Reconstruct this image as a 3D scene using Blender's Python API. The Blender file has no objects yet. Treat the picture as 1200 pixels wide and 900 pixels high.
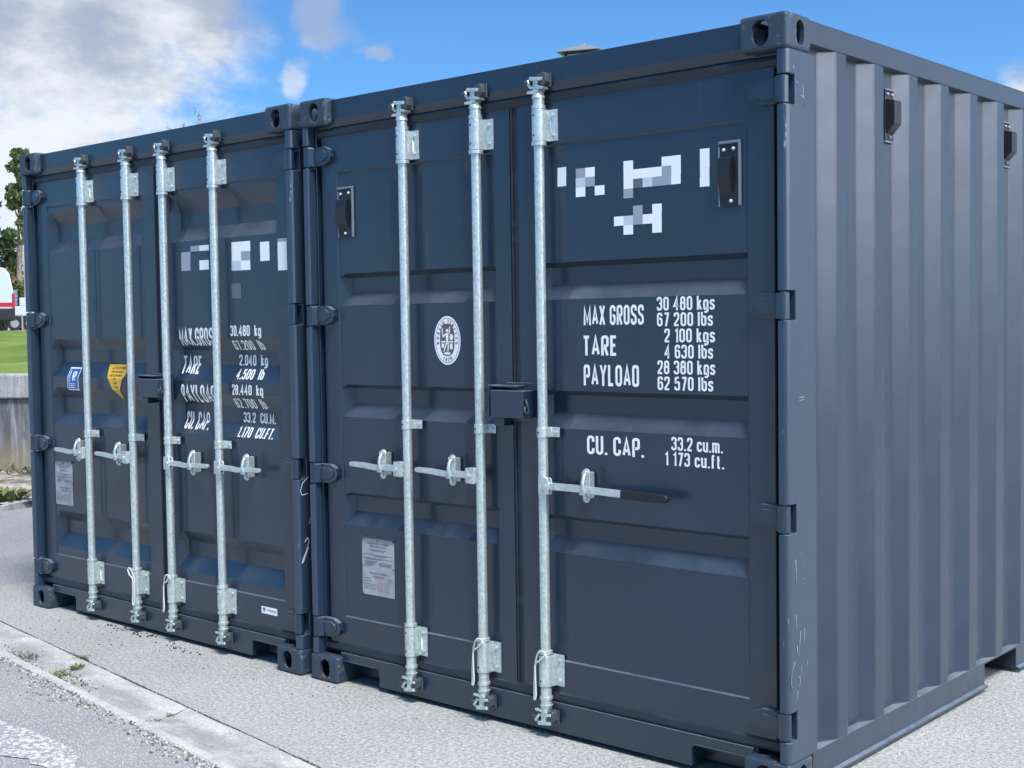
import bpy, bmesh, math, random
from mathutils import Vector, Matrix, noise
random.seed(7)
R = math.radians
scn = bpy.context.scene
COL = scn.collection

# ---------------------------------------------------------------- camera
cam = bpy.data.cameras.new('camera'); cam.lens = 46.053; cam.sensor_width = 36
cam.clip_end = 4000; cam.clip_start = .05
co = bpy.data.objects.new('camera', cam); COL.objects.link(co)
CX, CY, CZ = 4.5772, -3.7963, 1.5960
co.location = (CX, CY, CZ); co.rotation_euler = (R(87.32998), R(.82078), R(41.28075))
scn.camera = co

# ---------------------------------------------------------------- light and exposure
SUN = Vector((.45, -.24, .86)).normalized()
SKY_STRENGTH = .063
CLOUD = .48
scn.view_settings.view_transform = 'Standard'; scn.view_settings.look = 'None'
scn.view_settings.gamma = 1; scn.view_settings.exposure = 1.12
scn.view_settings.use_curve_mapping = False
sl = bpy.data.lights.new('sun', 'SUN'); sl.energy = 2.2; sl.angle = R(14); sl.color = (1, .98, .95)
so = bpy.data.objects.new('sun', sl); COL.objects.link(so)
so.rotation_euler = (-SUN).to_track_quat('-Z', 'Y').to_euler(); so.location = (3, -4, 9)


class NT:
    def __init__(s, tree):
        s.t = tree; s.n = tree.nodes; s.l = tree.links
    def node(s, kind, **kw):
        nd = s.n.new(kind)
        for k, v in kw.items():
            if k.startswith('_'): setattr(nd, k[1:], v)
            else: s.set(nd.inputs[k.replace('__', ' ')], v)
        return nd
    def set(s, inp, v):
        if isinstance(v, bpy.types.NodeSocket): s.l.new(v, inp)
        elif hasattr(v, 'outputs'): s.l.new(v.outputs[0], inp)
        else: inp.default_value = v
    def math(s, op, a, b=0, clamp=False):
        nd = s.n.new('ShaderNodeMath'); nd.operation = op; nd.use_clamp = clamp
        s.set(nd.inputs[0], a); s.set(nd.inputs[1], b); return nd.outputs[0]
    def vmath(s, op, a, b=(0, 0, 0), out=0):
        nd = s.n.new('ShaderNodeVectorMath'); nd.operation = op
        s.set(nd.inputs[0], a); s.set(nd.inputs[1], b)
        return nd.outputs['Value'] if out else nd.outputs[0]
    def mix(s, f, a, b, mode='MIX'):
        nd = s.n.new('ShaderNodeMix'); nd.data_type = 'RGBA'; nd.blend_type = mode
        s.set(nd.inputs[0], f); s.set(nd.inputs[6], a); s.set(nd.inputs[7], b); return nd.outputs[2]
    def ramp(s, f, lo, hi, a=0.0, b=1.0):
        nd = s.n.new('ShaderNodeMapRange'); nd.interpolation_type = 'SMOOTHSTEP'
        s.set(nd.inputs[0], f); s.set(nd.inputs[1], lo); s.set(nd.inputs[2], hi)
        s.set(nd.inputs[3], a); s.set(nd.inputs[4], b); return nd.outputs[0]
    def noise(s, vec, scale, detail=3, rough=.5, dist=0):
        nd = s.n.new('ShaderNodeTexNoise'); s.set(nd.inputs['Vector'], vec)
        nd.inputs['Scale'].default_value = scale; nd.inputs['Detail'].default_value = detail
        nd.inputs['Roughness'].default_value = rough; nd.inputs['Distortion'].default_value = dist
        return nd.outputs[0]


def c4(c): return (c[0], c[1], c[2], 1)

# ---------------------------------------------------------------- sky with broken cloud
w = bpy.data.worlds.new('World'); scn.world = w; w.use_nodes = True
n = NT(w.node_tree); n.n.clear()
out = n.n.new('ShaderNodeOutputWorld')
sky = n.n.new('ShaderNodeTexSky'); sky.sky_type = 'NISHITA'; sky.sun_disc = False
sky.sun_elevation = math.asin(SUN.z); sky.sun_rotation = math.atan2(SUN.x, SUN.y)
sky.air_density = 1.0; sky.dust_density = .25; sky.ozone_density = 2.2
tc = n.n.new('ShaderNodeTexCoord'); D = tc.outputs['Generated']
wn = n.n.new('ShaderNodeTexNoise'); n.l.new(D, wn.inputs['Vector']); wn.inputs['Scale'].default_value = 14; wn.inputs['Detail'].default_value = 5
wv = n.n.new('ShaderNodeVectorMath'); wv.operation = 'SCALE'; n.l.new(n.vmath('SUBTRACT', wn.outputs['Color'], (.5, .5, .5)), wv.inputs[0]); wv.inputs['Scale'].default_value = .075
warp = n.vmath('ADD', D, wv.outputs[0])
# flatten clouds towards the horizon the way a cloud deck looks
stretch = n.vmath('MULTIPLY', D, (1, 1, 1.9))
n1 = n.noise(stretch, 5.0, 8, .56, .25)
n2 = n.noise(stretch, 17.0, 6, .6, .2)
blobs = [((-.862, .470, .225), .16), ((-.842, .505, .185), .085), ((-.868, .470, .135), .085), ((-.795, .565, .25), .07),
         ((-.845, .515, .12), .075), ((-.757, .628, .185), .018), ((-.740, .640, .222), .028), ((-.718, .667, .203), .012),
         ((-.332, .930, .162), .030), ((-.95, .25, .22), .2), ((-.9, .4, .42), .2),
         ((.75, .62, .28), .45), ((.95, .1, .35), .45), ((.1, .1, .95), .5), ((.46, .87, .16), .20), ((-.62, -.28, .70), .42)]  # clouds in this row are out of view, added for the containers' reflections
field = None
for c, r in blobs:
    d = n.vmath('DISTANCE', warp, c, out=1)
    f = n.math('SUBTRACT', 1.0, n.math('DIVIDE', d, r))
    f = n.math('MAXIMUM', f, -1.2)
    field = f if field is None else n.math('MAXIMUM', field, f)
dens = n.math('ADD', n.math('MULTIPLY', n.math('SUBTRACT', n1, .5), 2.4), n.math('MULTIPLY', field, 1.0))
dens = n.math('ADD', dens, n.math('MULTIPLY', n.math('SUBTRACT', n2, .5), .7))
clear = n.ramp(n.vmath('DISTANCE', D, (-.64, -.74, .16), out=1), .25, .75, 1.4, 0)
dens = n.math('SUBTRACT', dens, clear)
cover = n.ramp(dens, -.06, .50)
# the wisps over the gap between the containers are thin cloud
cover = n.math('MULTIPLY', cover, n.ramp(n.vmath('DISTANCE', D, (-.738, .642, .205), out=1), .05, .085, .62, 1))
# shading of the cloud: thick parts grey beneath, sunlit rims white
off = n.vmath('ADD', stretch, (.02, -.02, .11))
n3 = n.noise(off, 5.0, 8, .56, .25)
lit = n.math('ADD', n.math('MULTIPLY', n.math('SUBTRACT', n1, n3), 3.0), n.math('MULTIPLY', n.math('SUBTRACT', n2, .5), 1.5))
topdark = n.ramp(n.vmath('DOT_PRODUCT', D, (0, 0, 1), out=1), .135, .23)
lit = n.math('SUBTRACT', n.math('ADD', lit, .74), n.math('MULTIPLY', topdark, .50))
lit = n.ramp(lit, 0, 1)
ccol = n.mix(lit, (.42, .48, .61, 1), (.84, .89, .96, 1))
bgs = n.node('ShaderNodeBackground', Color=n.mix(1.0, sky.outputs[0], (.44, .80, 1.16, 1), 'MULTIPLY'), Strength=SKY_STRENGTH)
# added glow: unseen cloud on the right boosted to brighten the container side wall
glow = n.ramp(n.vmath('DISTANCE', D, (.92, .10, .40), out=1), .22, .92, 8.8, 1)
bgc = n.node('ShaderNodeBackground', Color=ccol, Strength=n.math('MULTIPLY', glow, CLOUD))
mx = n.n.new('ShaderNodeMixShader'); n.set(mx.inputs[0], cover)
n.l.new(bgs.outputs[0], mx.inputs[1]); n.l.new(bgc.outputs[0], mx.inputs[2]); n.l.new(mx.outputs[0], out.inputs[0])

# ---------------------------------------------------------------- materials
MATS = {}


def mat(name, base=(.5, .5, .5), rough=.6, metal=0, spec=.5, fn=None, coat=0):
    if name in MATS: return MATS[name]
    m = bpy.data.materials.new(name); m.use_nodes = True
    n = NT(m.node_tree); p = n.n['Principled BSDF']
    p.inputs['Base Color'].default_value = c4(base); p.inputs['Roughness'].default_value = rough
    p.inputs['Metallic'].default_value = metal; p.inputs['Specular IOR Level'].default_value = spec
    p.inputs['Coat Weight'].default_value = coat; p.inputs['Coat Roughness'].default_value = .22
    n.P = p
    def pos():
        return n.n.new('ShaderNodeNewGeometry').outputs['Position']
    def bump(h, strength, dist):
        b = n.n.new('ShaderNodeBump'); b.inputs['Strength'].default_value = strength; b.inputs['Distance'].default_value = dist
        n.set(b.inputs['Height'], h); n.l.new(b.outputs[0], p.inputs['Normal'])
    n.pos = pos; n.bump = bump
    n.obj = lambda: n.n.new('ShaderNodeTexCoord').outputs['Object']
    if fn: fn(n, p)
    MATS[name] = m
    return m


PAINT = (.013, .026, .048)


def f_paint(n, p):
    o = n.obj()
    a = n.noise(o, 1.7, 4, .6); b = n.noise(n.vmath('MULTIPLY', o, (22, 22, 1.2)), 1.0, 4, .65)
    col = n.mix(n.ramp(a, .3, .7), c4((.0060, .0205, .043)), c4((.0090, .0260, .051)))
    dust = n.math('MULTIPLY', n.ramp(b, .55, .85), .22)
    col = n.mix(dust, col, (.045, .058, .075, 1))
    sp = n.noise(o, 130, 2, .5)
    col = n.mix(n.ramp(sp, .785, .82), col, (.12, .15, .18, 1))
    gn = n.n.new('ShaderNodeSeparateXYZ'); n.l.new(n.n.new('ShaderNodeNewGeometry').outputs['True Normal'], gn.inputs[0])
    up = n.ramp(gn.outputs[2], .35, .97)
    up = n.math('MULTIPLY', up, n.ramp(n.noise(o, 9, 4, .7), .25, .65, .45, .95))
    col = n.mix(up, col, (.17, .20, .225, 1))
    n.set(p.inputs['Base Color'], col)
    n.set(p.inputs['Roughness'], n.ramp(n.noise(o, 7, 5, .65), .25, .75, .30, .44))
    h = n.math('ADD', n.math('MULTIPLY', n.noise(o, 420, 2, .5), .05), n.noise(o, 3.4, 3, .5))
    n.bump(h, .35, .014)


def f_paintworn(n, p):
    o = n.obj()
    e = n.noise(o, 26, 5, .7); r = n.noise(o, 17, 5, .7)
    col = n.mix(n.ramp(e, .585, .63), c4((.030, .050, .074)), (.10, .12, .13, 1))
    col = n.mix(n.ramp(r, .605, .65), col, (.16, .07, .03, 1))
    n.set(p.inputs['Base Color'], col)
    n.set(p.inputs['Roughness'], n.ramp(e, .3, .7, .38, .6))
    n.bump(n.noise(o, 140, 4, .6), .45, .003)


def f_scratch(n, p):
    o = n.obj()
    f_paint(n, p)
    wv = n.noise(n.vmath('MULTIPLY', o, (30, 30, 5.5)), 1.0, 6, .75, 1.2)
    zone = n.noise(n.vmath('MULTIPLY', o, (2, 2, 1.6)), 1.0, 1, .5)
    m = n.math('MULTIPLY', n.ramp(wv, .665, .69), n.ramp(zone, .5, .58))
    src = p.inputs['Base Color'].links[0].from_socket
    src = n.mix(.5, src, (.036, .062, .100, 1))
    n.set(p.inputs['Base Color'], n.mix(m, src, (.30, .35, .40, 1)))


def f_galv(n, p):
    o = n.obj()
    v = n.n.new('ShaderNodeTexVoronoi'); v.inputs['Scale'].default_value = 150; n.set(v.inputs['Vector'], n.vmath('MULTIPLY', o, (1, 1, .6)))
    sp = n.noise(o, 60, 5, .7)
    bw = n.n.new('ShaderNodeSeparateColor'); n.l.new(v.outputs['Color'], bw.inputs[0])
    k = n.math('ADD', n.math('MULTIPLY', bw.outputs[0], .4), n.math('MULTIPLY', sp, .8))
    n.set(p.inputs['Base Color'], n.mix(n.ramp(k, .3, .95), (.50, .56, .55, 1), (.74, .80, .78, 1)))
    n.set(p.inputs['Roughness'], n.ramp(k, .3, .9, .42, .30))
    n.bump(sp, .3, .002)


def f_rubber(n, p):
    o = n.obj(); a = n.noise(n.vmath('MULTIPLY', o, (6, 6, 40)), 1, 4, .6)
    n.set(p.inputs['Base Color'], n.mix(n.ramp(a, .45, .8), (.014, .020, .032, 1), (.030, .038, .052, 1)))
    n.bump(n.noise(o, 60, 3), .2, .002)


def f_concrete(n, p):
    o = n.pos()
    a = n.noise(o, 1.1, 5, .6); b = n.noise(o, 62, 5, .8); c = n.noise(o, 16, 5, .7)
    col = n.mix(n.ramp(a, .3, .7), (.40, .405, .375, 1), (.49, .495, .465, 1))
    col = n.mix(n.ramp(b, .36, .62), n.mix(.75, col, (.13, .135, .125, 1)), col)
    v = n.n.new('ShaderNodeTexVoronoi'); v.inputs['Scale'].default_value = 85; n.set(v.inputs['Vector'], o)
    g = n.math('SUBTRACT', 1.0, n.ramp(v.outputs['Distance'], .12, .32))
    bw = n.n.new('ShaderNodeSeparateColor'); n.l.new(v.outputs['Color'], bw.inputs[0])
    col = n.mix(n.math('MULTIPLY', g, n.ramp(bw.outputs[0], .55, .7)), col, (.76, .755, .74, 1))
    col = n.mix(n.math('MULTIPLY', g, n.ramp(bw.outputs[1], .80, .86)), col, (.2, .2, .2, 1))
    col = n.mix(n.math('MULTIPLY', n.ramp(c, .56, .75), .7), col, (.40, .395, .375, 1))
    st = n.noise(o, .55, 5, .7, .6)
    col = n.mix(n.math('MULTIPLY', n.ramp(st, .52, .68), .35), col, (.36, .355, .335, 1))
    n.set(p.inputs['Base Color'], col)
    n.bump(n.math('ADD', n.math('MULTIPLY', b, .7), n.math('MULTIPLY', g, .4)), .6, .004)


def f_asphalt(n, p, k=1.0):
    o = n.pos()
    v = n.n.new('ShaderNodeTexVoronoi'); v.inputs['Scale'].default_value = 105; n.set(v.inputs['Vector'], o)
    bw = n.n.new('ShaderNodeSeparateColor'); n.l.new(v.outputs['Color'], bw.inputs[0])
    g = n.math('SUBTRACT', 1.0, n.ramp(v.outputs['Distance'], .25, .6))
    stone = n.mix(bw.outputs[0], (.24 * k, .245 * k, .245 * k, 1), (.56 * k, .56 * k, .55 * k, 1))
    col = n.mix(g, (.22 * k, .223 * k, .222 * k, 1), stone)
    a = n.noise(o, .8, 4, .6)
    col = n.mix(n.math('MULTIPLY', n.ramp(a, .4, .7), .35), col, (.40 * k, .395 * k, .38 * k, 1))
    n.set(p.inputs['Base Color'], col)
    n.bump(g, .8, .006)


_u = Vector((3.231, -.455)).normalized(); _v = Vector((_u.y, -_u.x))
if _v.y > 0: _v = -_v
KV = (_v.x, _v.y, -(_v.x * -1.03 + _v.y * -.482))     # distance across the channel stones, where dirt settles


def f_kerb(n, p):
    o = n.pos()
    a = n.noise(n.vmath('MULTIPLY', o, (2.5, 7, 2)), 1.2, 5, .7, .5); b = n.noise(o, 110, 4, .75)
    col = n.mix(n.ramp(a, .35, .68), (.40, .39, .36, 1), (.60, .59, .56, 1))
    sep = n.n.new('ShaderNodeSeparateXYZ'); n.l.new(o, sep.inputs[0])
    dd = n.math('ADD', n.math('MULTIPLY', sep.outputs[0], KV[0]), n.math('ADD', n.math('MULTIPLY', sep.outputs[1], KV[1]), KV[2]))
    chan = n.math('MULTIPLY', n.ramp(dd, .055, .10), n.ramp(dd, .205, .185))
    col = n.mix(n.math('MULTIPLY', chan, n.ramp(a, .30, .60, .75, .25)), col, (.27, .265, .25, 1))
    lip = n.ramp(dd, .198, .206)
    lip = n.math('MULTIPLY', lip, n.ramp(n.noise(o, 11, 5, .7), .36, .58))
    col = n.mix(n.math('MULTIPLY', lip, .8), col, (.56, .55, .51, 1))
    col = n.mix(n.ramp(b, .36, .58), n.mix(.45, col, (.14, .14, .13, 1)), col)
    n.set(p.inputs['Base Color'], col)
    n.bump(b, .6, .004)


def f_wall(n, p, lo=(.11, .112, .118, 1), hi=(.34, .345, .35, 1)):
    o = n.pos()
    a = n.noise(n.vmath('MULTIPLY', o, (7, 7, .5)), 1.3, 6, .75); b = n.noise(o, 14, 5, .7); c = n.noise(o, 1.3, 4, .6)
    col = n.mix(n.ramp(a, .42, .66), lo, hi)
    col = n.mix(n.math('MULTIPLY', n.ramp(b, .5, .7), .55), col, (.10, .105, .10, 1))
    sep = n.n.new('ShaderNodeSeparateXYZ'); n.l.new(o, sep.inputs[0])
    z = n.math('ADD', sep.outputs[2], n.math('MULTIPLY', a, .35))
    col = n.mix(n.math('MULTIPLY', n.ramp(z, .66, .25), .6), col, (.36, .30, .17, 1))
    n.set(p.inputs['Base Color'], col); n.bump(b, .6, .01)


def f_grass(n, p):
    o = n.pos(); a = n.noise(n.vmath('MULTIPLY', o, (1, 1, 1)), .35, 5, .65); b = n.noise(o, 2.6, 6, .8)
    col = n.mix(n.ramp(a, .35, .65), (.13, .20, .03, 1), (.25, .33, .07, 1))
    col = n.mix(n.ramp(b, .4, .65), n.mix(.35, col, (.04, .07, .012, 1)), col)
    n.set(p.inputs['Base Color'], col); n.bump(b, .8, .05)


def f_leaf(a, b):
    def f(n, p):
        o = n.pos(); k = n.noise(o, 1.6, 3, .6)
        oi = n.n.new('ShaderNodeNewGeometry').outputs['Random Per Island']
        n.set(p.inputs['Base Color'], n.mix(n.math('ADD', n.math('MULTIPLY', k, .6), n.math('MULTIPLY', oi, .4)), c4(a), c4(b)))
    return f


def f_bark(n, p):
    o = n.pos(); a = n.noise(n.vmath('MULTIPLY', o, (6, 6, 1)), 2, 5, .7)
    n.set(p.inputs['Base Color'], n.mix(n.ramp(a, .35, .65), (.12, .09, .07, 1), (.33, .26, .21, 1))); n.bump(a, .6, .02)


def f_gravel(n, p):
    o = n.pos(); v = n.n.new('ShaderNodeTexVoronoi'); v.inputs['Scale'].default_value = 18; n.set(v.inputs['Vector'], o)
    bw = n.n.new('ShaderNodeSeparateColor'); n.l.new(v.outputs['Color'], bw.inputs[0])
    a = n.noise(o, 1.5, 4, .6)
    col = n.mix(bw.outputs[0], (.20, .18, .14, 1), (.50, .46, .40, 1))
    col = n.mix(n.ramp(a, .52, .7), col, (.12, .10, .06, 1))
    n.set(p.inputs['Base Color'], col); n.bump(v.outputs['Distance'], .8, .03)


def f_stone(n, p):
    oi = n.n.new('ShaderNodeNewGeometry').outputs['Random Per Island']
    n.set(p.inputs['Base Color'], n.mix(oi, (.06, .065, .06, 1), (.55, .54, .50, 1)))


def f_faded(n, p):
    o = n.pos(); a = n.noise(o, 55, 5, .75)
    col = n.mix(n.ramp(a, .47, .56), (.26, .26, .26, 1), (.58, .58, .565, 1))
    n.set(p.inputs['Base Color'], col); n.bump(a, .6, .004)


def f_plate(n, p):
    o = n.obj(); a = n.noise(o, 12, 4, .6)
    n.set(p.inputs['Base Color'], n.mix(n.ramp(a, .35, .7), (.36, .37, .38, 1), (.48, .48, .485, 1)))


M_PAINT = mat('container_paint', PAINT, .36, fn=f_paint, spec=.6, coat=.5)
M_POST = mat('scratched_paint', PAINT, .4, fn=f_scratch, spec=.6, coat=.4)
M_CAST = mat('worn_cast_paint', PAINT, .45, fn=f_paintworn)
M_GALV = mat('galvanised_steel', rough=.4, metal=.62, fn=f_galv)
M_RUB = mat('rubber_seal', rough=.5, fn=f_rubber)
M_DARKIRON = mat('cast_keeper', (.07, .085, .10), .5, .3, fn=None)
M_WHITE = mat('white_vinyl', (.90, .92, .90), .45)
M_GREY1 = mat('grey_vinyl', (.33, .36, .42), .5)
M_GREY2 = mat('pale_grey_vinyl', (.58, .62, .70), .5)
M_GREY0 = mat('dim_vinyl', (.12, .145, .16), .5)
M_BLACK = mat('black_plastic', (.013, .016, .022), .35)
M_GRIP = mat('black_grip', (.010, .012, .016), .5)
M_SEAL = mat('grey_sealant', (.17, .20, .25), .6)
M_PLATE = mat('aluminium_plate', rough=.5, metal=.1, fn=f_plate)
M_PRINT = mat('plate_print', (.15, .155, .16), .6)
M_PRINTP = mat('pink_stamp', (.34, .29, .29), .6)
M_BLUE = mat('blue_sticker', (.035, .13, .42), .4)
M_YEL = mat('yellow_sticker', (.70, .43, .035), .4)
M_INK = mat('dark_ink', (.03, .03, .025), .5)
M_EMB = mat('emblem_brown', (.12, .115, .11), .5)
M_TEAL = mat('teal_print', (.09, .24, .22), .5)
M_CORD = mat('white_cord', (.62, .64, .60), .6)
M_CONC = mat('pavement_concrete', rough=.85, fn=f_concrete, spec=.3)
M_ASPH = mat('road_asphalt', rough=.85, fn=lambda n, p: f_asphalt(n, p, 1.22), spec=.3)
M_ASPH2 = mat('lane_asphalt', rough=.85, fn=lambda n, p: f_asphalt(n, p, 1.1), spec=.3)
M_KERB = mat('kerb_concrete', rough=.85, fn=f_kerb, spec=.3)
M_LIP = mat('kerb_lip', (.60, .59, .55), rough=.85, spec=.3)
M_WALL = mat('wall_concrete', rough=.9, fn=f_wall, spec=.2)
M_COPING = mat('coping_concrete', rough=.9, fn=lambda n, p: f_wall(n, p, (.30, .31, .30, 1), (.50, .51, .49, 1)), spec=.2)
M_GRASS = mat('lawn_grass', rough=.9, fn=f_grass, spec=.2)
M_GRAVEL = mat('gravel_soil', rough=.9, fn=f_gravel, spec=.2)
M_STONE = mat('loose_stone', rough=.8, fn=f_stone, spec=.3)
M_FADED = mat('faded_marking', rough=.85, fn=f_faded, spec=.3)
M_CRUMB = mat('dark_crumb', (.03, .03, .028), .8)
M_BARK = mat('bark', rough=.9, fn=f_bark, spec=.2)
M_VAN = mat('van_white', (.50, .53, .58), .3, coat=.4)
M_RED = mat('van_red', (.42, .015, .025), .35)
M_VBLK = mat('van_black', (.012, .013, .015), .45)
M_GLASS = mat('dark_glass', (.02, .03, .04), .08)
M_TYRE = mat('tyre', (.012, .012, .012), .8)
M_RIM = mat('rim', (.35, .36, .37), .4, .6)
M_SLATE = mat('blue_grey_sheet', (.16, .22, .32), .5)
M_ZINC = mat('lantern_zinc', (.26, .28, .27), .5, .3)
M_LDARK = mat('lantern_dark', (.05, .055, .055), .5)
M_LGLASS = mat('lantern_glass', (.30, .32, .36), .15)
M_DARKIN = mat('container_inside', (.02, .024, .03), .8)


# ---------------------------------------------------------------- mesh builder
class MB:
    def __init__(s): s.bm = bmesh.new()
    def face(s, pts, smooth=False):
        f = s.bm.faces.new([s.bm.verts.new(p) for p in pts]); f.smooth = smooth; return f
    def box(s, x0, x1, y0, y1, z0, z1):
        v = [s.bm.verts.new((x, y, z)) for x in (x0, x1) for y in (y0, y1) for z in (z0, z1)]
        for q in ((0, 1, 3, 2), (4, 6, 7, 5), (0, 4, 5, 1), (2, 3, 7, 6), (0, 2, 6, 4), (1, 5, 7, 3)):
            s.bm.faces.new([v[i] for i in q])
        return s
    def prism(s, poly, fn0, fn1):
        """poly: 2D outline; fn0/fn1 map (a,b) to the two end loops."""
        A = [s.bm.verts.new(fn0(a, b)) for a, b in poly]; B = [s.bm.verts.new(fn1(a, b)) for a, b in poly]
        k = len(poly)
        s.bm.faces.new(A); s.bm.faces.new(B[::-1])
        for i in range(k): s.bm.faces.new((A[i], B[i], B[(i + 1) % k], A[(i + 1) % k]))
        return s
    def px(s, poly, x0, x1): return s.prism(poly, lambda a, b: (x0, a, b), lambda a, b: (x1, a, b))   # (y,z)
    def py(s, poly, y0, y1): return s.prism(poly, lambda a, b: (a, y0, b), lambda a, b: (a, y1, b))   # (x,z)
    def pz(s, poly, z0, z1): return s.prism(poly, lambda a, b: (a, b, z0), lambda a, b: (a, b, z1))   # (x,y)
    def cyl(s, p0, p1, r0, r1=None, k=16, caps=True):
        r1 = r0 if r1 is None else r1
        p0, p1 = Vector(p0), Vector(p1); d = (p1 - p0).normalized()
        u = d.orthogonal().normalized(); v = d.cross(u)
        ring = lambda p, r: [p + (u * math.cos(t) + v * math.sin(t)) * r for t in [2 * math.pi * i / k for i in range(k)]]
        A = [s.bm.verts.new(q) for q in ring(p0, r0)]; B = [s.bm.verts.new(q) for q in ring(p1, r1)]
        for i in range(k):
            f = s.bm.faces.new((A[i], A[(i + 1) % k], B[(i + 1) % k], B[i])); f.smooth = True
        if caps:
            s.bm.faces.new([s.bm.verts.new(q) for q in ring(p0, r0)][::-1]); s.bm.faces.new([s.bm.verts.new(q) for q in ring(p1, r1)])
        return s
    def tube(s, pts, r, k=8, r1=None):
        pts = [Vector(p) for p in pts]; N = len(pts); rings = []; u = None
        for i, p in enumerate(pts):
            d = (pts[min(i + 1, N - 1)] - pts[max(i - 1, 0)]).normalized()
            u = d.orthogonal().normalized() if u is None else (u - d * u.dot(d)).normalized()
            v = d.cross(u); rr = r if r1 is None else r + (r1 - r) * i / (N - 1)
            rings.append([s.bm.verts.new(p + (u * math.cos(2 * math.pi * j / k) + v * math.sin(2 * math.pi * j / k)) * rr) for j in range(k)])
        for a, b in zip(rings, rings[1:]):
            for j in range(k):
                f = s.bm.faces.new((a[j], a[(j + 1) % k], b[(j + 1) % k], b[j])); f.smooth = True
        s.bm.faces.new(rings[0][::-1]); s.bm.faces.new(rings[-1])
        return s
    def ball(s, c, r, sc=(1, 1, 1), k=2):
        m = Matrix.Translation(c) @ Matrix.Diagonal((sc[0], sc[1], sc[2], 1))
        g = bmesh.ops.create_icosphere(s.bm, subdivisions=k, radius=r, matrix=m)
        for v in g['verts']:
            for f in v.link_faces: f.smooth = True
        return s
    def build(s, name, m, parent=None, bevel=0, seg=2, angle=35, normals=True):
        if normals: bmesh.ops.recalc_face_normals(s.bm, faces=s.bm.faces)
        me = bpy.data.meshes.new(name); s.bm.to_mesh(me); s.bm.free(); me.materials.append(m)
        o = bpy.data.objects.new(name, me); COL.objects.link(o)
        if parent: o.parent = parent
        if bevel:
            b = o.modifiers.new('bevel', 'BEVEL'); b.width = bevel; b.segments = seg; b.limit_method = 'ANGLE'; b.angle_limit = R(angle)
            b.harden_normals = False
        return o


def tag(o, label=None, cat=None, group=None, kind=None):
    for k, v in (('label', label), ('category', cat), ('group', group), ('kind', kind)):
        if v: o[k] = v
    return o


def thing(name, loc=(0, 0, 0), rz=0, **kw):
    o = bpy.data.objects.new(name, None); COL.objects.link(o); o.location = loc; o.rotation_euler = (0, 0, rz)
    o.empty_display_size = .2
    return tag(o, **kw)


def mesh_of(o):
    dg = bpy.context.evaluated_depsgraph_get(); dg.update()
    return bpy.data.meshes.new_from_object(o.evaluated_get(dg))


# ---------------------------------------------------------------- corner casting with real apertures
def capsule(w_, h_, k=8):
    r = w_ / 2; pts = []
    for i in range(k + 1):
        t = math.pi * i / k; pts.append((math.cos(t) * r, h_ / 2 - r + math.sin(t) * r))
    for i in range(k + 1):
        t = math.pi + math.pi * i / k; pts.append((math.cos(t) * r, -h_ / 2 + r + math.sin(t) * r))
    return pts


def make_casting():
    b = MB().box(-.178, 0, 0, .162, -.118, 0).build('corner_casting', M_CAST, bevel=.013, seg=4)
    cut = []
    cut.append(MB().box(-.150, -.016, .016, .134, -.102, -.016).build('cut', M_CAST))
    fr = [(x - .098, z - .060) for x, z in capsule(.064, .086)]
    cut.append(MB().py(fr, -.02, .05).build('cut', M_CAST))
    sd = [(y + .089, z - .060) for y, z in capsule(.050, .082)]
    cut.append(MB().px(sd, -.05, .02).build('cut', M_CAST))
    tp = [(x - .098, y * 1.0 + .089) for x, y in capsule(.06, .11)]
    cut.append(MB().pz(tp, -.05, .02).build('cut', M_CAST))
    for c in cut:
        m = b.modifiers.new('b', 'BOOLEAN'); m.operation = 'DIFFERENCE'; m.object = c; m.solver = 'EXACT'
    me = mesh_of(b)
    me.name = 'corner_casting'
    for c in cut + [b]: bpy.data.objects.remove(c)
    return me


CAST = make_casting()


def casting(parent, sx, sy, sz, loc):
    me = CAST.copy(); me.transform(Matrix.Diagonal((sx, sy, sz, 1)))
    if sx * sy * sz < 0: me.flip_normals()
    me.transform(Matrix.Translation(loc))
    o = bpy.data.objects.new('corner_casting', me); COL.objects.link(o); o.parent = parent
    return o


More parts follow.
